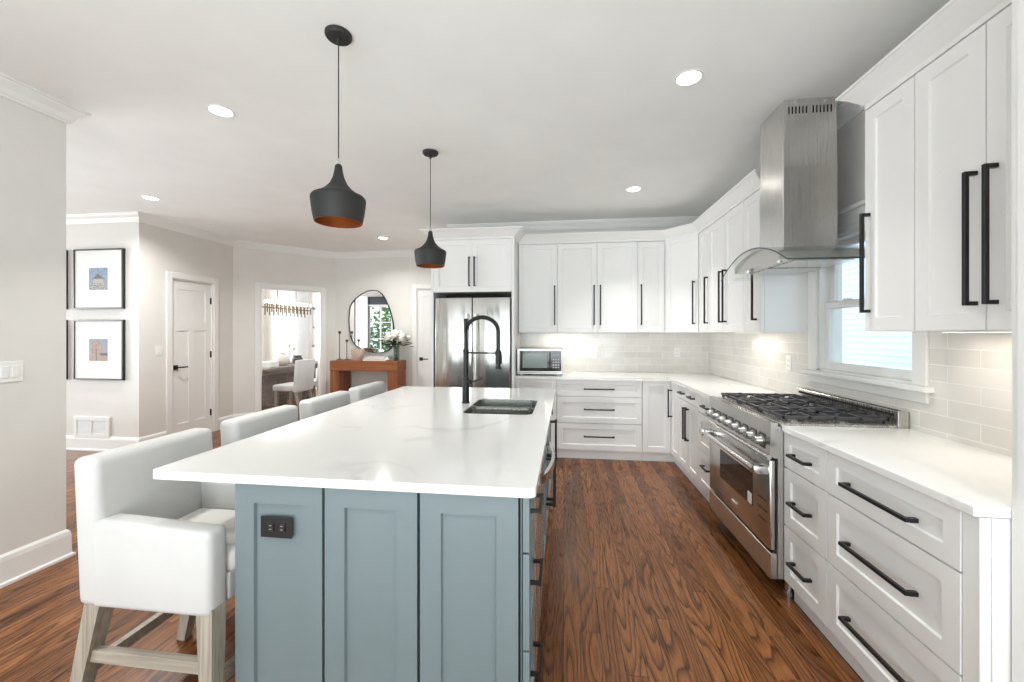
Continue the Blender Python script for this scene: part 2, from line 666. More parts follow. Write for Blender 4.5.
b = MB()
b.box(-10.6, 2.9, -1.6, 9.9, -0.1, 0.0)
b.box(XL - 0.3, 2.9, -6.4, -1.6, -0.1, 0.0)
struct(b, 'floor', M_FLOOR)
b = MB()
b.box(-10.6, 2.9, -1.6, 9.9, CEIL, CEIL + 0.1)
b.box(XL - 0.3, 2.9, -6.4, -1.6, CEIL, CEIL + 0.1)
struct(b, 'ceiling', M_CEIL)


def wall(name, p0, p1, th=0.13, openings=(), mat=None, z1=None):
    L = math.hypot(p1[0] - p0[0], p1[1] - p0[1])
    m = basis(p0, math.atan2(p1[1] - p0[1], p1[0] - p0[0]))
    z1 = z1 or CEIL
    bb = MB()
    s = 0.0
    for (a, c, za, zb) in sorted(openings):
        if a > s:
            bb.box(s, a, 0, th, 0, z1, m=m)
        if za > 0:
            bb.box(a, c, 0, th, 0, za, m=m)
        if zb < z1:
            bb.box(a, c, 0, th, zb, z1, m=m)
        s = c
    if s < L:
        bb.box(s, L, 0, th, 0, z1, m=m)
    return struct(bb, name, mat or M_WALL), m


WY0, WY1, WZ0, WZ1 = 2.28, 3.07, 1.14, 2.02            # kitchen window opening
wall('wall_right', (XR, YB), (XR, YN - 0.115), 0.15, [(YB - WY1, YB - WY0, WZ0, WZ1)])
wall('wall_back', (-1.50, YB), (XR + 0.15, YB), 0.13)
wall('wall_fridge_side', (-1.50, 6.95), (-1.50, YB), 0.13)
wall('wall_hall', H0, H1, 0.13, [(0.125, 0.885, 0, 2.16)])
wall('wall_mirror', B0, H0, 0.13)
OP0, OP1 = 0.36, 1.26      # dining opening along the angled wall (refined below)
wall_angle, MA = wall('wall_dining', A0, B0, 0.13, [(OP0, OP1, 0, 2.11)])
wall_closet, MD = wall('wall_closet', (-4.945, 4.2), A0, 0.13, [(0.40, 1.02, 0, 2.10)])
wall('wall_pictures', (-10.4, 4.2), (-5.075, 4.2), 0.13)
# left wall stub is a free standing slab of wall
b = MB()
b.box(XL - 0.15, XL, -1.85, YLE, 0, CEIL)
b.box(XL - 0.15, XL, -6.2, -4.55, 0, CEIL)
b.box(XL - 0.15, XL, -4.55, -1.85, 0, 0.3)
b.box(XL - 0.15, XL, -4.55, -1.85, 2.3, CEIL)
struct(b, 'wall_left', M_WALL)
b = MB()
b.box(XN, 2.75, YN - 0.115, YN, 0, CEIL)
b.box(XN - 0.006, XN, YN - 0.115, YN - 0.020, 0, CEIL)
struct(b, 'wall_near_right', M_TRIM)
wall('wall_rear_right', (2.6, YN - 0.115), (2.6, -6.2), 0.13)
wall('wall_rear', (2.6, -6.2), (XL - 0.15, -6.2), 0.13, [(0.6, 5.2, 0.25, 2.45)])
wall('wall_living_left', (-10.4, -1.5), (-10.4, 4.2), 0.13, [(1.3, 4.5, 0.55, 2.45)])  # opening added for the living room side fill
LWX0, LWX1 = -7.45, -6.50
wall('wall_living_rear', (XL - 0.15, -1.5), (-10.4, -1.5), 0.13, [(0.765, 2.365, 0.5, 2.45), (XL - 0.15 - LWX1, XL - 0.15 - LWX0, 0.55, 2.45)], M_NAVY)
wall('wall_dining_back', (-7.6, 9.6), (-3.7, 9.6), 0.13, [(1.28, 1.72, 1.05, 2.05)])
wall('wall_dining_left', (-7.6, 5.7), (-7.6, 9.6), 0.13, [(0.4, 3.4, 0.5, 2.45)])  # unseen opening added for the dining fill lamp
wall('wall_dining_right', (-3.7, 9.6), (-3.7, 6.84), 0.13)
wall('wall_dining_front', (-5.08, 5.70), (-7.6, 5.70), 0.13)
wall('wall_closet_back', (-5.9, 5.70), (-5.9, 4.33), 0.05)

trims = [
    [(-10.4, 4.2), (-4.945, 4.2), A0, B0, H0, H1],
    [(-1.50, YB), (XR, YB), (XR, YN)],
    [(XL, -6.2), (XL, YLE), (XL - 0.15, YLE), (XL - 0.15, -1.5)],
    [(-7.6, 5.7), (-7.6, 9.6), (-3.7, 9.6), (-3.7, 6.84)],
]
tn = 0
for p in trims:
    tn += 1
    b = MB()
    sweep(b, p, CROWN)
    struct(b, 'trim_%d' % tn, M_TRIM, smooth=False)


def along(p0, p1, s):
    L = math.hypot(p1[0] - p0[0], p1[1] - p0[1])
    return (p0[0] + (p1[0] - p0[0]) * s / L, p0[1] + (p1[1] - p0[1]) * s / L)


bb_paths = {
    'baseboard_left': [(XL, -6.2), (XL, YLE), (XL - 0.15, YLE), (XL - 0.15, -1.5)],
    'baseboard_pictures': [(-10.4, 4.2), (-4.945, 4.2), (-4.945, 4.52)],
    'baseboard_closet': [(-4.945, 5.31), A0, along(A0, B0, OP0 - 0.08)],
    'baseboard_mirror': [along(A0, B0, OP1 + 0.08), B0, H0],
    'baseboard_dining': [(-7.6, 5.7), (-7.6, 9.6), (-3.7, 9.6), (-3.7, 6.84)],
}
for k_, p in bb_paths.items():
    b = MB()
    sweep(b, p, BASEB)
    struct(b, k_, M_TRIM)


def casing(name, m, a, c, zt, wd=0.078, th=0.02, thk=0.13):
    bb = MB()
    bb.box(a - wd, a, -th, 0, 0, zt + wd, 0.004, 1, m)
    bb.box(c, c + wd, -th, 0, 0, zt + wd, 0.004, 1, m)
    bb.box(a, c, -th, 0, zt, zt + wd, 0.004, 1, m)
    # jamb lining
    bb.box(a, a + 0.015, 0, thk, 0, zt, 0, 1, m)
    bb.box(c - 0.015, c, 0, thk, 0, zt, 0, 1, m)
    bb.box(a + 0.015, c - 0.015, 0, thk, zt - 0.015, zt, 0, 1, m)
    return struct(bb, name, M_TRIM)


casing('trim_5', MA, OP0, OP1, 2.11)
casing('trim_6', MD, 0.40, 1.02, 2.10)
MH = basis(H0, math.atan2(H1[1] - H0[1], H1[0] - H0[0]))
casing('trim_7', MH, 0.125, 0.885, 2.16)


def craftsman_door(name, m, a, c, zt, handle_left=True):
    """three panel door set in a wall opening"""
    a += 0.017
    c -= 0.017
    zt -= 0.018
    bb = MB()
    y0, t = 0.02, 0.035
    st = 0.085
    bb.box(a, c, y0 + 0.010, y0 + t, 0.008, zt, m=m)
    bb.box(a, a + st, y0, y0 + 0.012, 0.008, zt, m=m)
    bb.box(c - st, c, y0, y0 + 0.012, 0.008, zt, m=m)
    top = zt - 0.60
    bb.box(a + st, c - st, y0, y0 + 0.012, zt - 0.11, zt, m=m)
    bb.box(a + st, c - st, y0, y0 + 0.012, top - 0.05, top + 0.06, m=m)
    bb.box(a + st, c - st, y0, y0 + 0.012, 0.008, 0.22, m=m)
    mid = (a + c) / 2
    bb.box(mid - 0.05, mid + 0.05, y0, y0 + 0.012, 0.22, top - 0.05, m=m)
    d = struct(bb, name, M_DOOR)
    hx = a + 0.055 if handle_left else c - 0.055
    sg = 1 if handle_left else -1
    hb = MB()
    hb.box(hx - 0.03, hx + 0.03, y0 - 0.010, y0, 0.925, 0.985, 0.003, 1, m)
    hb.tube([(hx, y0, 0.955), (hx, y0 - 0.05, 0.955), (hx + sg * 0.01, y0 - 0.055, 0.955)], 0.009, 10, m=m)
    hb.box(min(hx, hx + sg * 0.125), max(hx, hx + sg * 0.125), y0 - 0.062, y0 - 0.048, 0.946, 0.964, 0.003, 1, m)
    hb.build('door_handle', M_BLACK, d, world=True)
    for z in (0.28, 1.10, 1.85):
        xx = c - 0.001 if handle_left else a + 0.001
        q = MB()
        q.tube([(xx, y0 - 0.006, z - 0.045), (xx, y0 - 0.006, z + 0.045)], 0.008, 8, m=m)
        q.box(xx - 0.014, xx + 0.014, y0 - 0.004, y0 + 0.002, z - 0.044, z + 0.044, m=m)
        q.build('hinge', M_BLACK, d, world=True)
    return d


craftsman_door('door_1', MD, 0.40, 1.02, 2.10)
craftsman_door('door_2', MH, 0.125, 0.885, 2.16)

# ------------------------------------------------------------------ kitchen window
MW = basis((XR, YB), -PI / 2)      # local x runs toward the camera, y outward


def sx(y):
    return YB - y


def window_unit():
    a, c = sx(WY1), sx(WY0)
    root = None
    f = MB()
    cw = 0.085
    # casing with head cap
    f.box(a - cw, a, -0.022, 0, WZ0 - 0.0, WZ1 + 0.02, 0.004, 1, MW)
    f.box(c, c + cw, -0.022, 0, WZ0 - 0.0, WZ1 + 0.02, 0.004, 1, MW)
    f.box(a - cw, c + cw, -0.022, 0, WZ1 + 0.0, WZ1 + 0.12, 0.004, 1, MW)
    f.box(a - cw - 0.02, c + cw + 0.02, -0.045, 0, WZ1 + 0.12, WZ1 + 0.145, 0.004, 1, MW)
    f.box(a - cw - 0.008, c + cw + 0.008, -0.030, 0, WZ1 + 0.035, WZ1 + 0.05, 0.004, 1, MW)
    # jamb lining
    f.box(a, a + 0.018, 0, 0.14, WZ0, WZ1, 0, 1, MW)
    f.box(c - 0.018, c, 0, 0.14, WZ0, WZ1, 0, 1, MW)
    f.box(a, c, 0, 0.14, WZ1 - 0.018, WZ1, 0, 1, MW)
    f.box(a, c, 0, 0.14, WZ0, WZ0 + 0.012, 0, 1, MW)
    root = struct(f, 'window_1', M_TRIM)
    s = MB()
    s.box(a - cw - 0.03, c + cw + 0.03, -0.055, 0.03, WZ0 - 0.028, WZ0, 0.005, 2, MW)
    s.box(a - cw, c + cw, -0.02, 0, WZ0 - 0.085, WZ0 - 0.028, 0.003, 1, MW)
    s.build('window_sill', M_TRIM, root, world=True)
    mid = 1.585
    for nm, z0, z1, yy in (('lower_sash', WZ0 + 0.012, mid + 0.022, 0.03), ('upper_sash', mid - 0.022, WZ1 - 0.018, 0.065)):
        q = MB()
        w_ = 0.042
        x0, x1 = a + 0.018, c - 0.018
        q.box(x0, x0 + w_, yy, yy + 0.033, z0, z1, 0.003, 1, MW)
        q.box(x1 - w_, x1, yy, yy + 0.033, z0, z1, 0.003, 1, MW)
        q.box(x0 + w_, x1 - w_, yy, yy + 0.033, z0, z0 + w_ + (0.008 if nm == 'lower_sash' else 0), 0.003, 1, MW)
        q.box(x0 + w_, x1 - w_, yy, yy + 0.033, z1 - w_, z1, 0.003, 1, MW)
        so = q.build(nm, M_TRIM, root, world=True)
        g = MB()
        g.box(x0 + w_, x1 - w_, yy + 0.012, yy + 0.017, z0 + w_, z1 - w_, m=MW)
        g.build('pane', M_GLASS, so, world=True)
    for xx in ((a + c) / 2 - 0.18, (a + c) / 2 + 0.18):
        q = MB()
        q.box(xx - 0.025, xx + 0.025, 0.035, 0.065, mid + 0.022, mid + 0.034, 0.003, 1, MW)
        q.build('sash_lock', M_PLATE, root, world=True)


window_unit()
b = MB()
for i in range(26):
    z = 0.2 + i * 0.16
    b.ring_loft([[(8.10, y, z), (8.06, y, z), (8.09, y, z + 0.16), (8.13, y, z + 0.16)] for y in (-2.0, 14.0)])
b.build('neighbour_house', M_SIDING, None, recenter=False, label='pale blue sided wall of the house next door, beyond the kitchen window', cat='building')
b = MB()
b.box(2.9, 12, -6, 16, -0.35, -0.25)
b.box(-14, 2.9, -14, -1.6, -0.35, -0.25)
struct(b, 'ground', M_SIDING)

# plain framed glazing, partly real, partly added out of view for fill light


def plain_window(name, m, a, c, z0, z1, nv=1, nh=0, y=0.04):
    f = MB()
    wv = 0.05
    f.box(a, a + wv, y, y + 0.04, z0, z1, m=m)
    f.box(c - wv, c, y, y + 0.04, z0, z1, m=m)
    f.box(a, c, y, y + 0.04, z0, z0 + wv, m=m)
    f.box(a, c, y, y + 0.04, z1 - wv, z1, m=m)
    for i in range(1, nv + 1):
        x = a + (c - a) * i / (nv + 1)
        f.box(x - 0.025, x + 0.025, y, y + 0.04, z0, z1, m=m)
    for i in range(1, nh + 1):
        z = z0 + (z1 - z0) * i / (nh + 1)
        f.box(a, c, y, y + 0.04, z - 0.02, z + 0.02, m=m)
    r = struct(f, name, M_TRIM)
    g = MB()
    g.box(a + wv, c - wv, y + 0.018, y + 0.022, z0 + wv, z1 - wv, m=m)
    g.build('pane', M_GLASS, r, world=True)
    return r


plain_window('added_window_2', basis((2.6, -6.2), PI), 0.6, 5.2, 0.25, 2.45, 3, 0, 0.08)  # added out of view to house the rear fill lamp
ML = basis((XL - 0.15, -1.5), PI)
la, lc = XL - 0.15 - LWX1, XL - 0.15 - LWX0
plain_window('window_3', ML, la, lc, 0.55, 2.45, 1, 2)
plain_window('added_window_5', ML, 0.765, 2.365, 0.5, 2.45, 1, 0)  # invented window around the living room rear fill
f = MB()
f.box(la - 0.04, la, -0.025, 0, 0, 2.49, m=ML)
f.box(la, lc, -0.025, 0, 2.45, 2.49, m=ML)
f.box(la, lc, -0.02, 0, 0, 0.55, m=ML)
f.box(lc, lc + 0.48, -0.06, 0, 0, CEIL, m=ML)
struct(f, 'trim_8', M_TRIM)
plain_window('window_4', basis((-7.6, 9.6), 0), 1.28, 1.72, 1.05, 2.05, 0, 1)

plain_window('added_window_6', basis((XL, -4.55), PI / 2), 0, 2.7, 0.3, 2.3, 2, 0, 0.08)  # invented glazing where the left fill lamp stands
# garden shrub outside the living-room window (green in the mirror)
b = MB()
random.seed(11)
for i in range(5200):
    x, y, z = random.uniform(-9.8, -4.6), random.uniform(-4.6, -2.6), random.uniform(-0.2, 2.8)
    if z > 2.0 + 0.6 * math.sin(x * 2.3):
        continue
    s_ = random.uniform(0.06, 0.13)
    a_, e_ = random.uniform(0, 2 * PI), random.uniform(-0.8, 0.8)
    u_ = Vector((math.cos(a_), math.sin(a_), e_)).normalized() * s_
    v_ = Vector((-math.sin(a_), math.cos(a_) * 0.6, 0.7)).normalized() * s_ * 0.6
    p = Vector((x, y, z))
    vs = [b.bm.verts.new(q) for q in (p - u_, p - v_, p + u_, p + v_)]
    b.bm.faces.new(vs)
b.build('garden_hedge', M_LEAFB, None, kind='stuff', label='green garden foliage outside the living room window, seen in the mirror', cat='foliage', recenter=False)

# ------------------------------------------------------------------ tile backsplash (structure)
b = MB()
b.box(-0.545, XR, YB - 0.010, YB, 0.88, 1.46)
struct(b, 'trim_9', M_TILE_B)
b = MB()
b.box(XR - 0.010, XR, YN, WY0 - 0.086, 0.88, 1.46)
b.box(XR - 0.010, XR, WY0 - 0.086, WY1 + 0.086, 0.88, WZ0 - 0.085)
b.box(XR - 0.010, XR, WY1 + 0.086, YB - 0.010, 0.88, 1.46)
struct(b, 'trim_10', M_TILE_R)

# ------------------------------------------------------------------ cabinets


def pull(parent, x, z, length, vertical=True, m=None, off=0.026, th=0.014, sc=1.0):
    """square bar pull on a front whose face is y = 0"""
    q = MB()
    h = length / 2
    if vertical:
        q.box(x - th / 2, x + th / 2, -off - th, -off, z - h, z + h, 0.0015, 1)
        for s in (-1, 1):
            q.box(x - th / 2, x + th / 2, -off, 0, z + s * (h - th / 2) - th / 2, z + s * (h - th / 2) + th / 2)
    else:
        q.box(x - h, x + h, -off - th, -off, z - th / 2, z + th / 2, 0.0015, 1)
        for s in (-1, 1):
            q.box(x + s * (h - th / 2) - th / 2, x + s * (h - th / 2) + th / 2, -off, 0, z - th / 2, z + th / 2)
    if m is not None:
        q._xf(q.bm.verts, m)
    return q.build('handle', M_BLACK, parent)


FT = 0.02   # front thickness


def cabinet(name, label, cat, org, ang, w_, depth, z0, z1, fronts, toe=0.0, group=None, mat=None, stile=0.06, toe_rec=0.045, sides=(), body=True):
    """local x along the front, y into the cabinet, door faces at y = 0"""
    mat = mat or M_CAB
    r = thing(name, label, cat, (org[0], org[1], 0), ang, group)
    if body:
        q = MB()
        q.box(0.0005, w_ - 0.0005, FT + 0.002, depth, z0, z1)
        q.build('carcass', mat, r)
    if toe:
        q = MB()
        q.box(0.0005, w_ - 0.0005, toe_rec, toe_rec + 0.02, 0.0, toe)
        q.build('toe_kick', mat, r)
    for fr in fronts:
        kind, x0, x1, a, c = fr[:5]
        g = 0.0026
        if c == UT:
            c -= 0.005
        q = MB()
        if kind == 'panel_flat':
            q.box(x0 + g, x1 - g, 0, FT, a + g, c - g, 0.002, 1)
        else:
            q.shaker(x0 + g, x1 - g, a + g, c - g, FT, stile)
        d = q.build('door' if kind == 'door' else ('drawer' if kind == 'drawer' else 'filler_panel'), mat, r)
        for hd in fr[5:]:
            o, hx, hz, hl = hd
            pull(d, hx, hz, hl, o == 'v')
    return r


UB, UT = 1.405, 2.455      # upper cabinets
BB, BT = 0.105, 0.884      # base fronts
YF = 4.57                  # back base front plane
XF = 1.145                 # right base front plane
YU = 4.845                 # back upper front plane
XU = 1.42                  # right upper front plane

# back run, base
cabinet('base_cabinet', 'white base cabinet under the microwave, beside the fridge', 'cabinet', (-0.545, YF), 0, 0.468, 0.62, BB, BT,
        [('drawer', 0, 0.468, 0.735, BT), ('door', 0, 0.468, BB, 0.732, ('v', 0.42, 0.60, 0.2))], 0.105, 'base cabinets on the back wall')
cabinet('drawer_cabinet', 'white three-drawer base cabinet on the back wall, right of the microwave', 'cabinet', (-0.076, YF), 0, 0.921, 0.62, BB, BT,
        [('drawer', 0, 0.921, 0.700, BT, ('h', 0.46, 0.784, 0.33)), ('drawer', 0, 0.921, 0.405, 0.697, ('h', 0.46, 0.560, 0.33)),
         ('drawer', 0, 0.921, BB, 0.402, ('h', 0.46, 0.262, 0.33))], 0.105, 'base cabinets on the back wall')


def corner_base():
    r = thing('corner_cabinet', 'white corner base cabinet with two hinged panel doors where the counters meet', 'cabinet', (XF, YF, 0))
    q = MB()
    q.prism([(0.848, YF + 0.022), (XF + 0.022, YF + 0.022), (XF + 0.022, 4.2845), (XR - 0.012, 4.2845), (XR - 0.012, YB - 0.012), (0.848, YB - 0.012)], BB, BT)
    q.build('carcass', M_CAB, r, world=True)
    q = MB()
    q.prism([(0.847, YF + 0.045), (XF + 0.045, YF + 0.045), (XF + 0.045, 4.283), (XF + 0.065, 4.283), (XF + 0.065, YF + 0.065), (0.847, YF + 0.065)], 0, 0.105)
    q.build('toe_kick', M_CAB, r, world=True)
    m1 = basis((0.847, YF), 0)
    q = MB()
    q.shaker(0.002, XF - 0.847 - 0.003, BB + 0.002, BT - 0.002, FT, 0.06, m=m1)
    q.build('door', M_CAB, r, world=True)
    m2 = basis((XF, YF), -PI / 2)
    q = MB()
    q.shaker(0.003, 0.283, BB + 0.002, BT - 0.002, FT, 0.06, m=m2)
    d = q.build('door', M_CAB, r, world=True)
    q = MB()
    q.box(0.045, 0.057, -0.046, -0.034, 0.50, 0.80, m=m2)
    q.box(0.045, 0.057, -0.034, 0, 0.506, 0.518, m=m2)
    q.box(0.045, 0.057, -0.034, 0, 0.782, 0.794, m=m2)
    q.build('handle', M_BLACK, d, world=True)


corner_base()
# right run, far side of the range
cabinet('base_cabinet', 'white base cabinet with two small drawers over two doors, between corner and range', 'cabinet', (XF, 4.283), -PI / 2, 0.613, 0.592, BB, BT,
        [('drawer', 0, 0.306, 0.755, BT, ('h', 0.153, 0.818, 0.13)), ('drawer', 0.307, 0.613, 0.755, BT, ('h', 0.46, 0.818, 0.13)),
         ('door', 0, 0.306, BB, 0.752, ('v', 0.272, 0.55, 0.30)), ('door', 0.307, 0.613, BB, 0.752, ('v', 0.341, 0.55, 0.30))], 0.105, 'base cabinets on the window wall')
cabinet('drawer_cabinet', 'white three-drawer base cabinet just beyond the far end of the range', 'cabinet', (XF, 3.669), -PI / 2, 0.452, 0.592, BB, BT,
        [('drawer', 0, 0.452, 0.728, BT, ('h', 0.226, 0.80, 0.15)), ('drawer', 0, 0.452, 0.418, 0.725, ('h', 0.226, 0.60, 0.15)),
         ('drawer', 0, 0.452, BB, 0.415, ('h', 0.226, 0.31, 0.15))], 0.105, 'base cabinets on the window wall')
# near side of the range
Z2, Z3 = 0.699, 0.398
cabinet('drawer_cabinet', 'narrow white base cabinet with three small drawers, nearest side of the range', 'cabinet', (XF, 2.3005), -PI / 2, 0.3525, 0.592, BB, BT,
        [('drawer', 0, 0.350, Z2 + 0.001, BT, ('h', 0.170, 0.785, 0.15)), ('drawer', 0, 0.350, Z3 + 0.001, Z2 - 0.001, ('h', 0.170, 0.545, 0.15)),
         ('drawer', 0, 0.350, BB, Z3 - 0.001, ('h', 0.170, 0.242, 0.15))], 0.105, 'base cabinets on the window wall', toe_rec=0.05, stile=0.058)
cabinet('drawer_cabinet', 'wide white base cabinet with three deep drawers at the near right corner', 'cabinet', (XF, 1.947), -PI / 2, 0.607, 0.592, BB, BT,
        [('drawer', 0, 0.607, Z2 + 0.001, BT, ('h', 0.300, 0.785, 0.33)), ('drawer', 0, 0.607, Z3 + 0.001, Z2 - 0.001, ('h', 0.300, 0.545, 0.33)),
         ('drawer', 0, 0.607, BB, Z3 - 0.001, ('h', 0.300, 0.242, 0.33))], 0.105, 'base cabinets on the window wall', toe_rec=0.05, stile=0.058)
r = thing('end_panel', 'white angled end panel closing the near end of the right-hand base cabinets', 'cabinet panel', (1.2, 1.31, 0))
q = MB()
q.prism([(XF + 0.003, 1.338), (XF + 0.003, 1.296), (XR - 0.012, 1.296), (XR - 0.012, 1.338)], 0, BT - 0.001)
q.box(XF + 0.003, XF + 0.030, 1.2895, 1.2965, 0, BT - 0.001)
q.box(XF + 0.034, XF + 0.085, 1.2895, 1.2965, 0, BT - 0.001)
q.build('panel', M_CAB, r, world=True)

# upper cabinets, back
HZ = 1.725
HL = 0.465
up = 'upper cabinets on the back wall'
cabinet('wall_cabinet', 'single-door white upper cabinet beside the fridge surround, above the microwave', 'cabinet', (-0.536, YU), 0, 0.462, 0.335, UB, UT,
        [('door', 0, 0.462, UB, UT, ('v', 0.43, HZ, HL))], 0, up)
cabinet('wall_cabinet', 'two-door white upper cabinet in the middle of the back wall', 'cabinet', (-0.074, YU), 0, 0.922, 0.335, UB, UT,
        [('door', 0, 0.461, UB, UT, ('v', 0.425, HZ, HL)), ('door', 0.461, 0.922, UB, UT, ('v', 0.497, HZ, HL))], 0, up)
cabinet('wall_cabinet', 'narrow white upper cabinet left of the angled corner unit', 'cabinet', (0.848, YU), 0, 0.298, 0.335, UB, UT,
        [('door', 0, 0.298, UB, UT, ('v', 0.035, HZ, HL))], 0, up)


def corner_upper():
    p0, p1 = (1.148, YU), (XU, 4.54)
    ang = math.atan2(p1[1] - p0[1], p1[0] - p0[0])
    L = math.hypot(p1[0] - p0[0], p1[1] - p0[1])
    r = thing('corner_wall_cabinet', 'angled white upper cabinet across the kitchen corner', 'cabinet', (p0[0], p0[1], 0))
    q = MB()
    q.prism([(1.149, YU + 0.03), (XU + 0.03, 4.541), (XR - 0.012, 4.541), (XR - 0.012, YB - 0.012), (1.149, YB - 0.012)], UB, UT)
    q.build('carcass', M_CAB, r, world=True)
    m = basis(p0, ang)
    q = MB()
    q.shaker(0.006, L - 0.006, UB + 0.002, UT - 0.002, FT, 0.055, m=m)
    d = q.build('door', M_CAB, r, world=True)
    q = MB()
    x, z = L - 0.045, HZ
    h = HL / 2
    q.box(x - 0.006, x + 0.006, -0.046, -0.034, z - h, z + h, m=m)
    for s in (-1, 1):
        q.box(x - 0.006, x + 0.006, -0.034, 0, z + s * (h - 0.012) - 0.006, z + s * (h - 0.012) + 0.006, m=m)
    q.build('handle', M_BLACK, d, world=True)


corner_upper()
ur = 'upper cabinets on the window wall'
cabinet('wall_cabinet', 'narrow single-door white upper cabinet next to the angled corner unit on the window wall', 'cabinet', (XU, 4.538), -PI / 2, 0.308, 0.318, UB, UT,
        [('door', 0, 0.308, UB, UT, ('v', 0.275, HZ, HL))], 0, ur)
cabinet('wall_cabinet', 'two-door white upper cabinet between corner and hood', 'cabinet', (XU, 4.229), -PI / 2, 0.776, 0.318, UB, UT,
        [('door', 0, 0.388, UB, UT, ('v', 0.345, HZ, HL)), ('door', 0.388, 0.776, UB, UT, ('v', 0.431, HZ, HL))], 0, ur)
cabinet('wall_cabinet', 'single-door white upper cabinet on the far side of the range hood, its side panel showing', 'cabinet', (XU, 3.452), -PI / 2, 0.294, 0.318, UB, UT,
        [('door', 0, 0.294, UB, UT, ('v', 0.222, HZ, HL))], 0, ur)
cabinet('wall_cabinet', 'single-door white upper cabinet on the near side of the window', 'cabinet', (XU, 2.135), -PI / 2, 0.277, 0.318, UB, UT,
        [('door', 0, 0.277, UB, UT, ('v', 0.030, HZ, HL))], 0, ur)
cabinet('wall_cabinet', 'two-door white upper cabinet nearest the camera at the right edge', 'cabinet', (XU, 1.857), -PI / 2, 0.568, 0.318, UB, UT,
        [('door', 0, 0.284, UB, UT, ('v', 0.250, HZ, HL)), ('door', 0.284, 0.568, UB, UT, ('v', 0.318, HZ, HL))], 0, ur)

# cabinet crown
CC = [(-0.012, UT), (0.0, UT), (0.0, UT + 0.022), (0.008, UT + 0.030), (0.045, UT + 0.070), (0.072, UT + 0.092), (0.080, UT + 0.094), (0.080, UT + 0.105), (-0.012, UT + 0.105)]
b = MB()
sweep(b, [(-0.538, YU), (1.148, YU), (XU, 4.54), (XU, 3.158), (XR - 0.012, 3.158)], CC)
b.prism([(-0.538, YU + 0.005), (1.15, YU + 0.005), (XU + 0.005, 4.54), (XU + 0.005, 3.163), (XR - 0.012, 3.163), (XR - 0.012, YB - 0.012), (-0.538, YB - 0.012)], UT + 0.002, UT + 0.02)
struct(b, 'trim_11', M_CAB)
b = MB()
sweep(b, [(XR - 0.012, 2.135), (XU, 2.135), (XU, YN + 0.002)], CC)
b.box(XU + 0.005, XR - 0.012, YN + 0.002, 2.13, UT + 0.002, UT + 0.02)
struct(b, 'trim_12', M_CAB)

# fridge surround
FX0, FX1, FY = -1.50, -0.545, 4.50
r = thing('fridge_cabinet', 'tall white cabinet surround with two doors above the refrigerator', 'cabinet', (FX0, FY, 0))
for x0 in (FX0, FX1 - 0.028):
    q = MB()
    q.box(x0, x0 + 0.028, FY, YB - 0.012, 0, UT)
    q.build('side_panel', M_CAB, r, world=True)
q = MB()
q.box(FX0 + 0.029, FX1 - 0.029, FY + FT + 0.003, YB - 0.012, 1.862, UT)
q.build('carcass', M_CAB, r, world=True)
m = basis((FX0, FY), 0)
wf = FX1 - FX0
for i in (0, 1):
    q = MB()
    x0 = 0.030 if i == 0 else wf / 2 + 0.001
    x1 = wf / 2 - 0.001 if i == 0 else wf - 0.030
    q.shaker(x0, x1, 1.862, UT - 0.004, FT, 0.06, yf=0.001, m=m)
    d = q.build('door', M_CAB, r, world=True)
    pull(d, wf / 2 + (-0.03 if i == 0 else 0.03), 2.09, 0.33)
q = MB()
sweep(q, [(FX0, YB - 0.012), (FX0, FY), (FX1, FY), (FX1, YU + 0.02)], [(d_ * 1.25, z_) for d_, z_ in CC])
q.box(FX0 + 0.005, FX1 - 0.005, FY + 0.005, YB - 0.012, UT + 0.002, UT + 0.02)
q.build('crown', M_CAB, r, world=True)

# fridge
r = thing('refrigerator', 'stainless steel french-door refrigerator in the white surround', 'refrigerator', (-1.02, 4.84, 0))
fx0, fx1 = FX0 + 0.045, FX1 - 0.045
q = MB()
q.box(fx0 + 0.005, fx1 - 0.005, FY + 0.075, YB - 0.02, 0.02, 1.80)
q.box(fx0 + 0.1, fx1 - 0.1, FY + 0.09, FY + 0.2, 1.80, 1.825)
q.build('body', M_GAP, r, world=True)
fm = (fx0 + fx1) / 2
for i, (a, c) in enumerate(((fx0, fm - 0.004), (fm + 0.004, fx1))):
    q = MB()
    q.box(a, c, FY + 0.005, FY + 0.072, 0.76, 1.80, 0.010, 3)
    d = q.build('door', M_STEELF, r, world=True, smooth=True)
    hx = c - 0.045 if i == 0 else a + 0.045
    h = MB()
    h.tube([(hx, FY - 0.045, 0.86), (hx, FY - 0.045, 1.62)], 0.011, 12)
    for z in (0.90, 1.58):
        h.tube([(hx, FY + 0.006, z), (hx, FY - 0.045, z)], 0.009, 10)
    h.build('handle', M_STEEL, d, world=True, smooth=True)
q = MB()
q.box(fx0, fx1, FY + 0.005, FY + 0.072, 0.06, 0.752, 0.010, 3)
d = q.build('freezer_drawer', M_STEELF, r, world=True, smooth=True)
h = MB()
h.tube([(fx0 + 0.08, FY - 0.045, 0.68), (fx1 - 0.08, FY - 0.045, 0.68)], 0.011, 12)
for x in (fx0 + 0.12, fx1 - 0.12):
    h.tube([(x, FY + 0.006, 0.68), (x, FY - 0.045, 0.68)], 0.009, 10)
h.build('handle', M_STEEL, d, world=True, smooth=True)

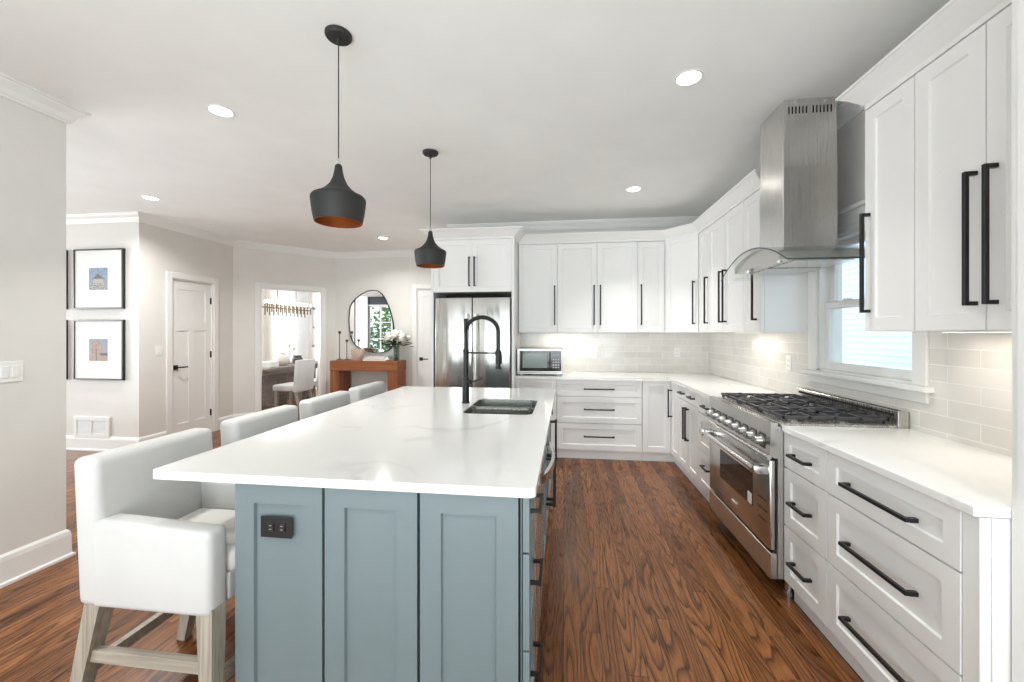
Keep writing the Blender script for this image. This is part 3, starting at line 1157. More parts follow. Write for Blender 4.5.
# ------------------------------------------------------------------ worktops
b = MB()
b.prism([(-0.543, YF - 0.025), (XF - 0.012, YF - 0.025), (XF - 0.012, 3.219), (XR - 0.011, 3.219), (XR - 0.011, YB - 0.011), (-0.543, YB - 0.011)], 0.8845, 0.914, 0.003)
b.build('worktop', M_QUARTZ, None, label='white quartz L-shaped worktop running from fridge round the corner to the range', cat='countertop')
b = MB()
b.prism([(XF - 0.012, 2.297), (XR - 0.011, 2.297), (XR - 0.011, YN + 0.002), (XF - 0.008, YN + 0.002), (XF - 0.012, YN + 0.006)][::-1], 0.8845, 0.914, 0.003)
b.build('worktop', M_QUARTZ, None, label='white quartz worktop with clipped corner over the near right drawers', cat='countertop')

# ------------------------------------------------------------------ range
RY0, RY1 = 2.302, 3.214
RXF = 1.078
r = thing('gas_range', 'wide stainless steel gas range with eight knobs and black grates', 'range', (1.42, 2.76, 0))
q = MB()
q.box(RXF + 0.038, XR - 0.014, RY0, RY1, 0.105, 0.905)
q.build('body', M_STEEL, r, world=True)
# control panel wedge
q = MB()
prof = [(RXF, 0.755), (RXF + 0.004, 0.925), (RXF + 0.0375, 0.925), (RXF + 0.0375, 0.738), (RXF + 0.02, 0.738)]
q.ring_loft([[(x, y, z) for x, z in prof] for y in (RY0, RY1)])
q.build('control_panel', M_STEELH, r, world=True)
q = MB()
q.tube([(RXF - 0.002, RY0 + 0.005, 0.742), (RXF - 0.002, RY1 - 0.005, 0.742)], 0.013, 12)
q.build('bullnose', M_CHROME, r, world=True, smooth=True)
for i in range(8):
    y = RY0 + 0.085 + i * (RY1 - RY0 - 0.17) / 7
    q = MB()
    my = Matrix.Translation(Vector((RXF + 0.003, y, 0.812))) @ Matrix.Rotation(-PI / 2, 4, 'Y')
    q.lathe([(0.031, -0.004), (0.031, 0.006), (0.026, 0.008), (0.023, 0.012), (0.0215, 0.040), (0.0195, 0.044), (0.001, 0.044)], seg=20, m=my)
    q.box(-0.006, 0.006, -0.022, 0.022, 0.040, 0.052, m=my)
    kb = q.build('knob', M_KNOB, r, world=True, smooth=True)
    q = MB()
    q.box(RXF - 0.0005, RXF + 0.006, y - 0.035, y + 0.035, 0.772, 0.852, 0.001, 1)
    q.build('knob_bezel', M_IRON, kb, world=True)
# oven door
q = MB()
q.box(RXF + 0.002, RXF + 0.030, RY0 + 0.008, RY1 - 0.006, 0.250, 0.724, 0.006, 2)
dr = q.build('oven_door', M_STEELH, r, world=True, smooth=True)
q = MB()
q.box(RXF + 0.030, RXF + 0.038, RY0 + 0.012, RY1 - 0.012, 0.255, 0.736)
q.build('door_gasket', M_GAP, dr, world=True)
q = MB()
q.box(RXF - 0.001, RXF + 0.003, 2.505, 2.995, 0.400, 0.592, 0.001, 1)
q.build('oven_window', M_OVEN, dr, world=True)
q = MB()
q.box(RXF - 0.003, RXF + 0.001, 2.512, 2.56, 0.408, 0.47)
q.build('paper_sticker', M_PAPER, dr, world=True)
q = MB()
q.box(RXF - 0.003, RXF + 0.003, 2.72, 2.80, 0.300, 0.325, 0.001, 1)
q.build('badge', M_CHROME, dr, world=True)
q = MB()
for k in range(3):
    for j in range(2):
        q.box(RXF - 0.0005, RXF + 0.003, 2.345 + j * 0.05, 2.385 + j * 0.05, 0.38 + k * 0.055, 0.386 + k * 0.055)
q.build('door_vent', M_GAP, dr, world=True)
q = MB()
q.tube([(RXF - 0.056, RY0 + 0.045, 0.668), (RXF - 0.056, RY1 - 0.045, 0.668)], 0.0165, 16)
for y in (RY0 + 0.045, RY1 - 0.045):
    q.box(RXF - 0.074, RXF + 0.004, y - 0.032, y + 0.032, 0.646, 0.690, 0.006, 2)
q.build('handle', M_CHROME, dr, world=True, smooth=True)
q = MB()
q.box(RXF + 0.002, RXF + 0.037, RY0 + 0.002, RY1 - 0.002, 0.100, 0.236, 0.003, 1)
q.build('kick_panel', M_STEELH, r, world=True)
for y in (RY0 + 0.035, RY1 - 0.035):
    for x in (RXF + 0.11, XR - 0.08):
        q = MB()
        q.lathe([(0.020, 0.03), (0.020, 0.106)], (x, y, 0), 18)
        q.lathe([(0.026, 0.0), (0.026, 0.034), (0.020, 0.036)], (x, y, 0), 18)
        q.build('leg', M_CHROME, r, world=True, smooth=True)
# cooktop
q = MB()
q.box(RXF + 0.05, XR - 0.065, RY0 + 0.001, RY1 - 0.001, 0.905, 0.9245, 0.003, 1)
q.box(RXF + 0.075, XR - 0.08, RY0 + 0.03, RY1 - 0.03, 0.9245, 0.9255)
q.build('cooktop', M_STEEL, r, world=True)
q = MB()
q.box(XR - 0.064, XR - 0.012, RY0, RY1, 0.905, 0.998, 0.003, 1)
bg_ = q.build('back_guard', M_STEEL, r, world=True)
q = MB()
q.box(XR - 0.066, XR - 0.060, RY0 + 0.03, RY1 - 0.03, 0.968, 0.982)
q.box(XR - 0.052, XR - 0.030, RY0 + 0.03, RY1 - 0.03, 0.9975, 0.9988)
q.build('vent_slot', M_GAP, bg_, world=True)
GX0, GX1 = RXF + 0.075, XR - 0.085
gw = (RY1 - RY0 - 0.05) / 3
for i in range(3):
    y0 = RY0 + 0.025 + i * gw + 0.003
    y1 = y0 + gw - 0.006
    q = MB()
    zt0, zt1 = 0.942, 0.958
    t_ = 0.014
    for x in (GX0, (GX0 + GX1) / 2 - t_ / 2, GX1 - t_):
        q.box(x, x + t_, y0, y1, zt0, zt1, 0.002, 1)
    for y in (y0, y1 - t_):
        q.box(GX0, GX1, y, y + t_, zt0, zt1, 0.002, 1)
    for cx_ in (GX0 + (GX1 - GX0) * 0.26, GX0 + (GX1 - GX0) * 0.74):
        cy_ = (y0 + y1) / 2
        q.box(cx_ - t_ / 2, cx_ + t_ / 2, y0, cy_ - 0.035, zt0, zt1 + 0.004)
        q.box(cx_ - t_ / 2, cx_ + t_ / 2, cy_ + 0.035, y1, zt0, zt1 + 0.004)
        q.box(cx_ - 0.14, cx_ - 0.035, cy_ - t_ / 2, cy_ + t_ / 2, zt0, zt1 + 0.004)
        q.box(cx_ + 0.035, cx_ + 0.14, cy_ - t_ / 2, cy_ + t_ / 2, zt0, zt1 + 0.004)
        for s1, s2 in ((1, 1), (1, -1), (-1, 1), (-1, -1)):
            q.bar((cx_ + s1 * 0.045, cy_ + s2 * 0.045, 0.952), (cx_ + s1 * 0.10, cy_ + s2 * 0.10, 0.952), 0.011, 0.014, xdir=(1, -s1 * s2, 0))
    for x in (GX0 + 0.006, GX1 - 0.02):
        for y in (y0 + 0.003, y1 - 0.017):
            q.box(x, x + 0.014, y, y + 0.014, 0.9255, zt0)
    q.build('grate', M_IRON, r, world=True)
    for cx_ in (GX0 + (GX1 - GX0) * 0.26, GX0 + (GX1 - GX0) * 0.74):
        q = MB()
        q.lathe([(0.050, 0.9255), (0.050, 0.932), (0.040, 0.936), (0.036, 0.936), (0.036, 0.944), (0.030, 0.948), (0.001, 0.948)], (cx_, (y0 + y1) / 2, 0), 24)
        q.build('burner', M_BLACKP, r, world=True, smooth=True)

# ------------------------------------------------------------------ range hood
r = thing('range_hood', 'stainless chimney range hood with arched glass canopy hanging in front of the window', 'range hood', (1.46, 2.76, 0))
cx0, cx1, cy0, cy1 = 1.313, 1.605, 2.64, 2.935
q = MB()
q.box(cx0, cx1, cy0, cy1, 2.38, CEIL)
ch = q.build('upper_chimney', M_STEELV, r, world=True)
for g0 in (cx0 + 0.025, cx0 + 0.16):
    for i in range(6):
        x = g0 + i * 0.0195
        q = MB()
        q.box(x, x + 0.008, cy0 - 0.0006, cy0 + 0.002, 2.712, 2.756)
        q.build('vent_slot', M_GAP, ch, world=True)
for x in (cx0 + 0.06, cx0 + 0.23):
    q = MB()
    q.lathe([(0.005, 0), (0.005, 0.003), (0.001, 0.004)], seg=10, m=Matrix.Translation(Vector((x, cy0, 2.786))) @ Matrix.Rotation(PI / 2, 4, 'X'))
    q.build('screw', M_CHROME, ch, world=True)
q = MB()
q.box(cx0 - 0.003, cx1 + 0.003, cy0 - 0.003, cy1 + 0.003, 1.895, 2.395, 0.002, 1)
q.build('lower_chimney', M_STEELV, r, world=True)
GY0, GY1, GXF, GXB = 2.305, 3.215, 1.165, 1.665
GC = (GY0 + GY1) / 2


def arch(y):
    t = abs(y - GC) / ((GY1 - GY0) / 2)
    return 1.925 - 0.135 * t ** 2.0


q = MB()
NS = 28
rings = []
for i in range(NS + 1):
    y = GY0 + (GY1 - GY0) * i / NS
    z = arch(y)
    rings.append([(GXF, y, z - 0.007), (GXB, y, z - 0.007), (GXB, y, z), (GXF, y, z)])
q.ring_loft(rings)
go = q.build('glass_canopy', [M_GLASS], r, world=True, smooth=True)
q = MB()
rings = []
for i in range(NS + 1):
    y = GY0 + (GY1 - GY0) * i / NS
    z = arch(y)
    rings.append([(GXF - 0.0025, y, z - 0.0075), (GXF - 0.0005, y, z - 0.0075), (GXF - 0.0005, y, z + 0.0005), (GXF - 0.0025, y, z + 0.0005)])
q.ring_loft(rings)
q.box(GXF, GXB, GY0 - 0.0025, GY0 - 0.0005, arch(GY0) - 0.0075, arch(GY0) + 0.0005)
q.build('canopy_edge', M_GLASSEDGE, go, world=True)
q = MB()
rings = []
hy = 0.30
for i in range(NS + 1):
    y = GC - hy + 2 * hy * i / NS
    z = arch(y) - 0.012
    rings.append([(1.20, y, 1.812), (1.655, y, 1.812), (1.655, y, z), (1.20, y, z)])
q.ring_loft(rings)
bd = q.build('hood_body', M_STEELH, r, world=True)
for y in (GC - 0.15, GC + 0.15):
    q = MB()
    q.box(1.30, 1.60, y - 0.13, y + 0.13, 1.806, 1.8118, 0.002, 1)
    q.build('filter', M_STEEL, bd, world=True)
for y in (GC - 0.2, GC + 0.2):
    q = MB()
    q.lathe([(0.022, 1.8115), (0.022, 1.807), (0.018, 1.806), (0.001, 1.806)], (1.245, y, 0), 16)
    q.build('hood_lamp', M_CHROME, bd, world=True, smooth=True)

# ------------------------------------------------------------------ microwave
r = thing('microwave_oven', 'small stainless countertop microwave with black glass front beside the fridge', 'microwave', (-0.28, 4.85, 0.914))
mx0, mx1, my0 = -0.545 + 0.012, -0.010, 4.665
q = MB()
q.box(mx0, mx1, my0 + 0.02, 5.02, 0.926, 1.222, 0.006, 2)
for x in (mx0 + 0.04, mx1 - 0.06):
    for y in (my0 + 0.05, 4.97):
        q.box(x, x + 0.02, y, y + 0.02, 0.9145, 0.928)
q.build('casing', M_STEELM, r, world=True)
q = MB()
q.box(mx0, mx1, my0, my0 + 0.022, 0.926, 1.222, 0.004, 2)
fo = q.build('front_frame', M_STEELM, r, world=True)
q = MB()
q.box(mx0 + 0.03, mx1 - 0.015, my0 - 0.004, my0 + 0.002, 0.965, 1.195, 0.002, 1)
q.build('door_glass', M_OVEN, fo, world=True)
q = MB()
q.box(mx0 + 0.065, mx0 + 0.345, my0 - 0.0055, my0 - 0.0035, 1.0, 1.165)
q.build('viewing_window', new_mat('window_mesh', (0.13, 0.17, 0.15), 0.12), fo, world=True)
q = MB()
for i in range(4):
    for j in range(3):
        q.box(mx1 - 0.115 + j * 0.028, mx1 - 0.095 + j * 0.028, my0 - 0.0055, my0 - 0.0035, 1.00 + i * 0.03, 1.015 + i * 0.03)
q.build('button_pad', M_GREYV, fo, world=True)
q = MB()
q.box(mx1 - 0.115, mx1 - 0.04, my0 - 0.0055, my0 - 0.0035, 1.14, 1.165)
q.build('display', new_mat('display_glass', (0.05, 0.08, 0.09), 0.1), fo, world=True)
q = MB()
q.tube([(mx1 - 0.145, my0 - 0.02, 0.985), (mx1 - 0.145, my0 - 0.02, 1.175)], 0.006, 10)
for z in (1.0, 1.16):
    q.tube([(mx1 - 0.145, my0, z), (mx1 - 0.145, my0 - 0.02, z)], 0.004, 8)
q.build('handle', M_BLACK, fo, world=True)

# ------------------------------------------------------------------ outlets and switches


def outlet(label, m, x, z, n=1, horiz=False, mat=M_PLATE, face=M_PLATE, kind='outlet', name='wall_outlet'):
    """plate on surface y=0 of basis m"""
    w_, h_ = (0.072 + 0.046 * (n - 1)), 0.115
    if horiz:
        w_, h_ = h_, w_
    org = m @ Vector((x, 0, z - h_ / 2))
    r = thing(name, label, 'outlet' if kind == 'outlet' else 'light switch', tuple(org))
    q = MB()
    q.box(x - w_ / 2, x + w_ / 2, -0.006, 0, z - h_ / 2, z + h_ / 2, 0.002, 2, m)
    q.build('plate', mat, r, world=True)
    for i in range(n):
        xx = x + (i - (n - 1) / 2) * 0.046
        if kind == 'switch':
            q = MB()
            q.box(xx - 0.016, xx + 0.016, -0.010, -0.005, z - 0.033, z + 0.033, 0.0015, 1, m)
            q.build('rocker', face, r, world=True)
        else:
            for s in (-1, 1):
                q = MB()
                cx_, cz_ = (xx + s * 0.021, z) if horiz else (xx, z + s * 0.021)
                q.box(cx_ - 0.015, cx_ + 0.015, -0.0085, -0.005, cz_ - 0.015, cz_ + 0.015, 0.003, 1, m)
                so = q.build('socket', face, r, world=True)
                q = MB()
                for t in (-1, 1):
                    if horiz:
                        q.box(cx_ - 0.003, cx_ + 0.006, -0.0088, -0.0083, cz_ + t * 0.006 - 0.001, cz_ + t * 0.006 + 0.001, m=m)
                    else:
                        q.box(cx_ + t * 0.006 - 0.001, cx_ + t * 0.006 + 0.001, -0.0088, -0.0083, cz_ - 0.003, cz_ + 0.006, m=m)
                q.build('slots', M_GAP if mat is M_PLATE else M_GREYV, so, world=True)
    return r


MBK = basis((0, YB - 0.010), 0)
outlet('white outlet on the tiled back wall above the three-drawer cabinet', MBK, 0.454, 1.165)
outlet('white outlet on the tiled back wall near the corner', MBK, 1.37, 1.16)
MRT = basis((XR - 0.010, YB), -PI / 2)
outlet('white outlet on the tiled window wall beside the window', MRT, YB - 3.42, 1.165)
MLW = basis((XL, 0), PI / 2)
# left wall faces +x: basis dir +y has the room on its right
outlet('white double light switch on the near left wall', MLW, 1.915, 1.18, 2, kind='switch', name='light_switch')
outlet('white light switch beside the closet door', MD, 0.235, 1.18, 1, kind='switch', name='light_switch')

# ------------------------------------------------------------------ island
IX0, IX1, IY0, IY1 = -1.135, -0.108, 1.283, 3.53
r = thing('kitchen_island', 'blue-grey painted kitchen island with shaker panels and drawers', 'kitchen island', ((IX0 + IX1) / 2, (IY0 + IY1) / 2, 0))
q = MB()
q.box(IX0 + 0.02, IX1 - FT - 0.004, IY0 + FT + 0.002, 2.345, 0.10, 0.883)
q.box(IX0 + 0.02, IX1 - FT - 0.004, 3.03, IY1 - 0.02, 0.10, 0.883)
q.box(IX0 + 0.02, -0.70, 2.345, 3.03, 0.10, 0.883)
q.box(-0.70, IX1 - FT - 0.004, 2.345, 3.03, 0.10, 0.64)
q.box(-0.15, IX1 - FT - 0.004, 2.345, 3.03, 0.64, 0.883)
q.box(IX0 + 0.05, IX1 - 0.07, IY0 + 0.05, IY1 - 0.05, 0, 0.10)
q.build('carcass', M_BLUE, r, world=True)
m = basis((IX0, IY0), 0)
LW = IX1 - 0.030 - IX0
for i in range(3):
    q = MB()
    x0 = LW * i / 3 + 0.005
    x1 = LW * (i + 1) / 3 - 0.005
    q.shaker(x0, x1, 0.004, 0.882, FT, 0.070, 0.012, m=m)
    q.build('end_panel', M_BLUE, r, world=True)
q = MB()
q.box(0, LW, FT, FT + 0.003, 0.0, 0.883, m=m)
q.build('end_backing', M_GAP, r, world=True)
q = MB()
q.box(IX0, IX0 + 0.02, IY0 + FT + 0.004, IY1, 0.0, 0.883)
q.box(IX0, IX1 - FT - 0.004, IY1 - 0.02, IY1, 0, 0.883)
q.build('back_panel', M_BLUE, r, world=True)
m = basis((IX1, IY0), PI / 2)       # local x = +Y, fronts look +X


def isl_front(kind, x0, x1, z0, z1, hd=None, mat=None):
    q = MB()
    q.shaker(x0 + 0.002, x1 - 0.002, z0 + 0.002, z1 - 0.002, FT, 0.055, m=m)
    d = q.build(kind, M_BLUE, r, world=True)
    if hd:
        o, hx, hz, hl = hd
        h = MB()
        t_ = 0.011
        if o == 'h':
            h.box(hx - hl / 2, hx + hl / 2, -0.036, -0.026, hz - t_ / 2, hz + t_ / 2, 0.001, 1, m)
            for s in (-1, 1):
                h.box(hx + s * (hl / 2 - t_) - t_ / 2, hx + s * (hl / 2 - t_) + t_ / 2, -0.027, 0, hz - t_ / 2, hz + t_ / 2, m=m)
        else:
            t_ = 0.017
            h.box(hx - t_ / 2, hx + t_ / 2, -0.060, -0.044, hz - hl / 2, hz + hl / 2, 0.001, 1, m)
            for s in (-1, 1):
                h.box(hx - t_ / 2, hx + t_ / 2, -0.047, 0, hz + s * (hl / 2 - t_) - t_ / 2, hz + s * (hl / 2 - t_) + t_ / 2, m=m)
        h.build('handle', M_BLACK, d, world=True)


for z0, z1, hz in ((0.700, 0.882, 0.815), (0.390, 0.697, 0.58), (0.104, 0.387, 0.282)):
    isl_front('drawer', 0.002, 0.250, z0, z1, ('h', 0.115, hz, 0.15))
isl_front('door', 0.90, 1.27, 0.104, 0.882, ('v', 1.235, 0.485, 0.31))
isl_front('door', 1.274, 1.64, 0.104, 0.882, ('v', 1.31, 0.485, 0.31))
isl_front('door', 1.644, 2.24, 0.104, 0.882, ('v', 1.70, 0.62, 0.30))
q = MB()
q.box(IX1 - 0.075, IX1 - 0.06, IY0 + 0.03, IY1, 0, 0.10)
q.build('toe_kick', M_BLUE, r, world=True)

# island outlet
outlet('black double outlet on the island end panel, left of the three panels', basis((0, IY0), 0), -0.972, 0.735, 1, True, M_BLACKP, M_BLACKP)

# dishwasher
r = thing('dishwasher', 'stainless dishwasher with a bowed handle built into the island', 'dishwasher', (-0.2, 1.86, 0.1))
q = MB()
q.box(IX1 - 0.018, IX1 + 0.004, IY0 + 0.256, IY0 + 0.894, 0.11, 0.878, 0.004, 2)
d = q.build('door', M_STEELV, r, world=True)
q = MB()
pts = []
for i in range(17):
    t = i / 16
    y = IY0 + 0.285 + t * 0.58
    pts.append((IX1 + 0.006 + 0.056 * math.sin(PI * t) ** 0.6, y, 0.825))
rings = []
for i, p in enumerate(pts):
    rings.append([(p[0] - 0.007, p[1], p[2] - 0.016), (p[0] + 0.007, p[1], p[2] - 0.016), (p[0] + 0.007, p[1], p[2] + 0.016), (p[0] - 0.007, p[1], p[2] + 0.016)])
q.ring_loft(rings)
q.build('handle', M_CHROME, d, world=True, smooth=True)
q = MB()
q.box(IX1 + 0.0035, IX1 + 0.0055, IY0 + 0.262, IY0 + 0.888, 0.835, 0.872)
q.build('control_strip', M_BLACKP, d, world=True)


def rrect(x0, x1, y0, y1, rad, n=6):
    out = []
    for cx_, cy_, a0 in ((x1 - rad, y1 - rad, 0), (x0 + rad, y1 - rad, PI / 2), (x0 + rad, y0 + rad, PI), (x1 - rad, y0 + rad, 1.5 * PI)):
        for i in range(n + 1):
            a = a0 + PI / 2 * i / n
            out.append((cx_ + rad * math.cos(a), cy_ + rad * math.sin(a)))
    return out


# island worktop with two sink cut-outs
TX0, TX1, TY0, TY1 = -1.445, -0.086, 1.263, 3.56
SX0, SX1 = -0.615, -0.185
BOWLS = [(2.40, 2.655), (2.675, 2.97)]
CUT = [(2.40, 2.97)]
bm = bmesh.new()
loops = [[(x + (0.018 * (y - TY0) / (TY1 - TY0) if x > -0.5 else 0), y) for x, y in rrect(TX0, TX1, TY0, TY1, 0.022)]] + [rrect(SX0, SX1, y0, y1, 0.055) for y0, y1 in CUT]
edges = []
for lp in loops:
    vs = [bm.verts.new((x, y, 0.914)) for x, y in lp]
    for i in range(len(vs)):
        edges.append(bm.edges.new((vs[i], vs[(i + 1) % len(vs)])))
bmesh.ops.triangle_fill(bm, use_beauty=True, use_dissolve=False, edges=edges)
bmesh.ops.dissolve_limit(bm, angle_limit=0.01, verts=bm.verts, edges=bm.edges)
ext = bmesh.ops.extrude_face_region(bm, geom=list(bm.faces))
for v in [g for g in ext['geom'] if isinstance(g, bmesh.types.BMVert)]:
    v.co.z = 0.884
b = MB()
b.bm.free()
b.bm = bm
b.build('island_worktop', M_QUARTZ, None, label='large white quartz worktop with faint grey veins on the blue island', cat='countertop')

r = thing('sink', 'stainless steel double-bowl undermount sink in the island worktop', 'sink', ((SX0 + SX1) / 2, 2.685, 0.914))
q = MB()
q.box(SX0 + 0.004, SX1 - 0.004, BOWLS[0][1] - 0.006, BOWLS[1][0] + 0.006, 0.893, 0.903, 0.003, 2)
q.build('divider', M_STEEL, r, world=True)
for (y0, y1) in BOWLS:
    q = MB()
    rings = []
    for off, z, rad in ((0.0008, 0.909, 0.055), (0.003, 0.909, 0.053), (0.006, 0.80, 0.05), (0.010, 0.715, 0.05), (0.035, 0.695, 0.03)):
        rings.append([(x, y, z) for x, y in rrect(SX0 + off, SX1 - off, y0 + off, y1 - off, rad)])
    vr = q.ring_loft(rings, True, False)
    n = len(rings[0])
    q.bm.verts.ensure_lookup_table()
    q.bm.faces.new([q.bm.verts[i] for i in range(4 * n, 5 * n)])
    bo = q.build('bowl', M_SINK, r, world=True, smooth=True)
    q = MB()
    q.lathe([(0.038, 0.6955), (0.038, 0.699), (0.030, 0.700), (0.026, 0.697), (0.001, 0.697)], ((SX0 + SX1) / 2, (y0 + y1) / 2, 0), 20)
    q.build('drain', M_CHROME, bo, world=True, smooth=True)

# faucet
fxx, fyy = -0.672, 2.76
r = thing('kitchen_faucet', 'tall matt black spring faucet with pull-down sprayer on the island', 'faucet', (fxx, fyy, 0.914))
q = MB()
q.lathe([(0.028, 0.914), (0.028, 0.922), (0.024, 0.926), (0.0235, 1.09), (0.018, 1.094), (0.018, 1.265), (0.021, 1.268), (0.021, 1.285), (0.014, 1.29)], (fxx, fyy, 0), 24)
q.build('column', M_BLACK, r, world=True, smooth=True)
dx, dy = 0.985, -0.17    # swing direction of the spout
pts, rs = [], []
R_ = 0.119
for i in range(60):
    pts.append((fxx, fyy, 1.285 + i * 0.0036))
N_ = 96
for i in range(N_ + 1):
    a = PI - PI * i / N_
    pts.append((fxx + (R_ + R_ * math.cos(a)) * dx, fyy + (R_ + R_ * math.cos(a)) * dy, 1.405 + 0.10 * math.sin(a)))
for i in range(1, 36):
    pts.append((fxx + 2 * R_ * dx, fyy + 2 * R_ * dy, 1.405 - i * 0.0036))
rs = [0.0155 if i % 2 else 0.0125 for i in range(len(pts))]
q = MB()
q.tube(pts, rs, 12)
q.build('spring_hose', M_BLACK, r, world=True, smooth=True, angle=80)
sxx, syy = fxx + 2 * R_ * dx, fyy + 2 * R_ * dy
q = MB()
q.lathe([(0.015, 1.285), (0.019, 1.275), (0.019, 1.20), (0.016, 1.18), (0.022, 1.165), (0.022, 1.155), (0.001, 1.155)], (sxx, syy, 0), 20)
q.box(sxx + 0.015, sxx + 0.026, syy - 0.006, syy + 0.006, 1.19, 1.25, 0.002, 1)
q.build('sprayer', M_BLACK, r, world=True, smooth=True)
q = MB()
q.tube([(fxx, fyy, 1.262), (sxx, syy, 1.262)], 0.006, 10)
q.lathe([(0.024, 1.25), (0.024, 1.274)], (sxx, syy, 0), 20)
q.build('holder_arm', M_BLACK, r, world=True, smooth=True)
q = MB()
q.tube([(fxx, fyy, 1.062), (fxx + 0.04 * dx, fyy - 0.02, 1.062)], 0.015, 14)
q.tube([(fxx + 0.04 * dx, fyy - 0.02, 1.062), (fxx + 0.07, fyy - 0.02, 1.07), (fxx + 0.125, fyy - 0.02, 1.09)], 0.006, 10)
q.build('lever', M_BLACK, r, world=True, smooth=True)

# ------------------------------------------------------------------ bar stools


def soft_box(q, x0, x1, y0, y1, z0, z1, bev, m=None, seg=4):
    return q.box(x0, x1, y0, y1, z0, z1, bev, seg, m)


def make_stool():
    r = thing('bar_stool', '', 'bar stool', (0, 0, 0), 0, 'upholstered stools along the island')
    # backrest leaning away from the seat
    q = MB()
    vs = soft_box(q, -0.292, -0.190, -0.243, 0.243, 0.450, 0.962, 0.026)
    for v in vs:
        if v.co.z > 0.5:
            v.co.x -= (v.co.z - 0.5) * 0.055
    q.build('backrest', M_FABRIC, r, smooth=True, angle=60)
    for s in (-1, 1):
        q = MB()
        y0, y1 = (-0.242, -0.160) if s < 0 else (0.160, 0.242)
        vs = soft_box(q, -0.240, 0.222, y0, y1, 0.446, 0.752, 0.022)
        for v in vs:
            if v.co.z > 0.6:
                v.co.z -= (v.co.x + 0.245) * 0.045
        q.build('arm', M_FABRIC, r, smooth=True, angle=60)
    q = MB()
    soft_box(q, -0.20, 0.236, -0.158, 0.158, 0.548, 0.638, 0.030)
    q.build('seat_cushion', M_CREAM, r, smooth=True, angle=60)
    q = MB()
    soft_box(q, -0.20, 0.222, -0.162, 0.162, 0.458, 0.556, 0.008)
    q.build('seat_base', M_FABRIC, r, smooth=True, angle=60)
    tops = {(1, -1): (0.195, -0.205), (1, 1): (0.195, 0.205), (-1, -1): (-0.235, -0.205), (-1, 1): (-0.235, 0.205)}
    feet = {(1, -1): (0.205, -0.215), (1, 1): (0.205, 0.215), (-1, -1): (-0.345, -0.215), (-1, 1): (-0.345, 0.215)}
    for k in tops:
        q = MB()
        q.bar((*feet[k], 0), (*tops[k], 0.470), 0.040, 0.040, 0.060, 0.060, xdir=(1, 0, 0))
        q.build('leg', M_STOOLWOOD, r)

    def at(k, z):
        t = z / 0.470
        return (feet[k][0] * (1 - t) + tops[k][0] * t, feet[k][1] * (1 - t) + tops[k][1] * t, z)
    for s in (-1, 1):
        q = MB()
        q.bar(at((-1, s), 0.265), at((1, s), 0.265), 0.042, 0.026, xdir=(0, 0, 1))
        q.build('side_stretcher', M_STOOLWOODX, r)
    for s, z in ((-1, 0.20), (1, 0.20)):
        q = MB()
        q.bar(at((s, -1), z), at((s, 1), z), 0.026, 0.040, xdir=(1, 0, 0))
        q.build('cross_stretcher', M_STOOLWOODX, r)
    return r


st = make_stool()
LBL = ['nearest white upholstered bar stool, its whole arm side and wooden legs in view',
       'second white bar stool from the camera along the island overhang',
       'third white bar stool, only its backrest showing above the worktop',
       'farthest white bar stool, its backrest in front of the wooden console']
for i, y in enumerate((1.455, 2.065, 2.675, 3.285)):
    o = st if i == 0 else copy_tree(st)
    o.location = (-1.385 - (0 if i == 0 else 0.0), y, 0)
    o['label'] = LBL[i]

# ------------------------------------------------------------------ pendants


def make_pendant():
    r = thing('pendant_lamp', '', 'pendant lamp', (0, 0, CEIL), 0, 'black pendants over the island')
    q = MB()
    q.lathe([(0.060, 0.0), (0.060, -0.012), (0.054, -0.020), (0.010, -0.024), (0.008, -0.05)], (0, 0, 0), 32)
    q.build('ceiling_canopy', M_PEND, r, smooth=True)
    q = MB()
    q.tube([(0, 0, -0.04), (0, 0, -0.60)], 0.0028, 8)
    q.build('cord', M_BLACKP, r, smooth=True)
    q = MB()
    q.lathe([(0.006, -0.585), (0.009, -0.59), (0.010, -0.618), (0.001, -0.62)], (0, 0, 0), 14)
    q.build('cord_grip', M_CHROME, r, smooth=True)
    outer = [(0.010, -0.612), (0.016, -0.62), (0.019, -0.645), (0.026, -0.675), (0.040, -0.705), (0.062, -0.730), (0.088, -0.750), (0.115, -0.763), (0.121, -0.771), (0.122, -0.780), (0.115, -0.840), (0.106, -0.885)]
    q = MB()
    q.lathe(outer, (0, 0, 0), 48, cap=False)
    sh = q.build('lamp_shade', M_PEND, r, smooth=True, angle=50)
    inner = [(max(0.004, a - 0.003), z - (0.004 if z > -0.76 else 0)) for a, z in outer]
    q = MB()
    q.lathe(inner + [], (0, 0, 0), 48, cap=False)
    # rolled rim joining the skins
    q.lathe([(0.106, -0.885), (0.103, -0.885)], (0, 0, 0), 48, cap=False)
    q.build('copper_lining', M_COPPER, sh, smooth=True, angle=50)
    q = MB()
    q.lathe([(0.014, -0.655), (0.016, -0.70), (0.030, -0.735), (0.033, -0.755), (0.022, -0.778), (0.001, -0.782)], (0, 0, 0), 20)
    q.build('bulb', emis('pendant_bulb', (1, 0.75, 0.45), 0.5), sh, smooth=True)
    return r


pd = make_pendant()
pd.location = (-1.048, 1.797, CEIL)
pd['label'] = 'nearer black bell pendant lamp with copper lining above the island'
p2 = copy_tree(pd)
p2.location = (-1.024, 3.055, CEIL)
p2['label'] = 'farther black bell pendant lamp in front of the fridge cabinet'

# ------------------------------------------------------------------ recessed lights


def uv_ceiling(u, v):
    D = (CEIL - CAM_H) * 408 / (333.3 - v)
    Lx = (u - 512) / 408 * D
    s, c = math.sin(YAW), math.cos(YAW)
    return (Lx * c - D * s, Lx * s + D * c)


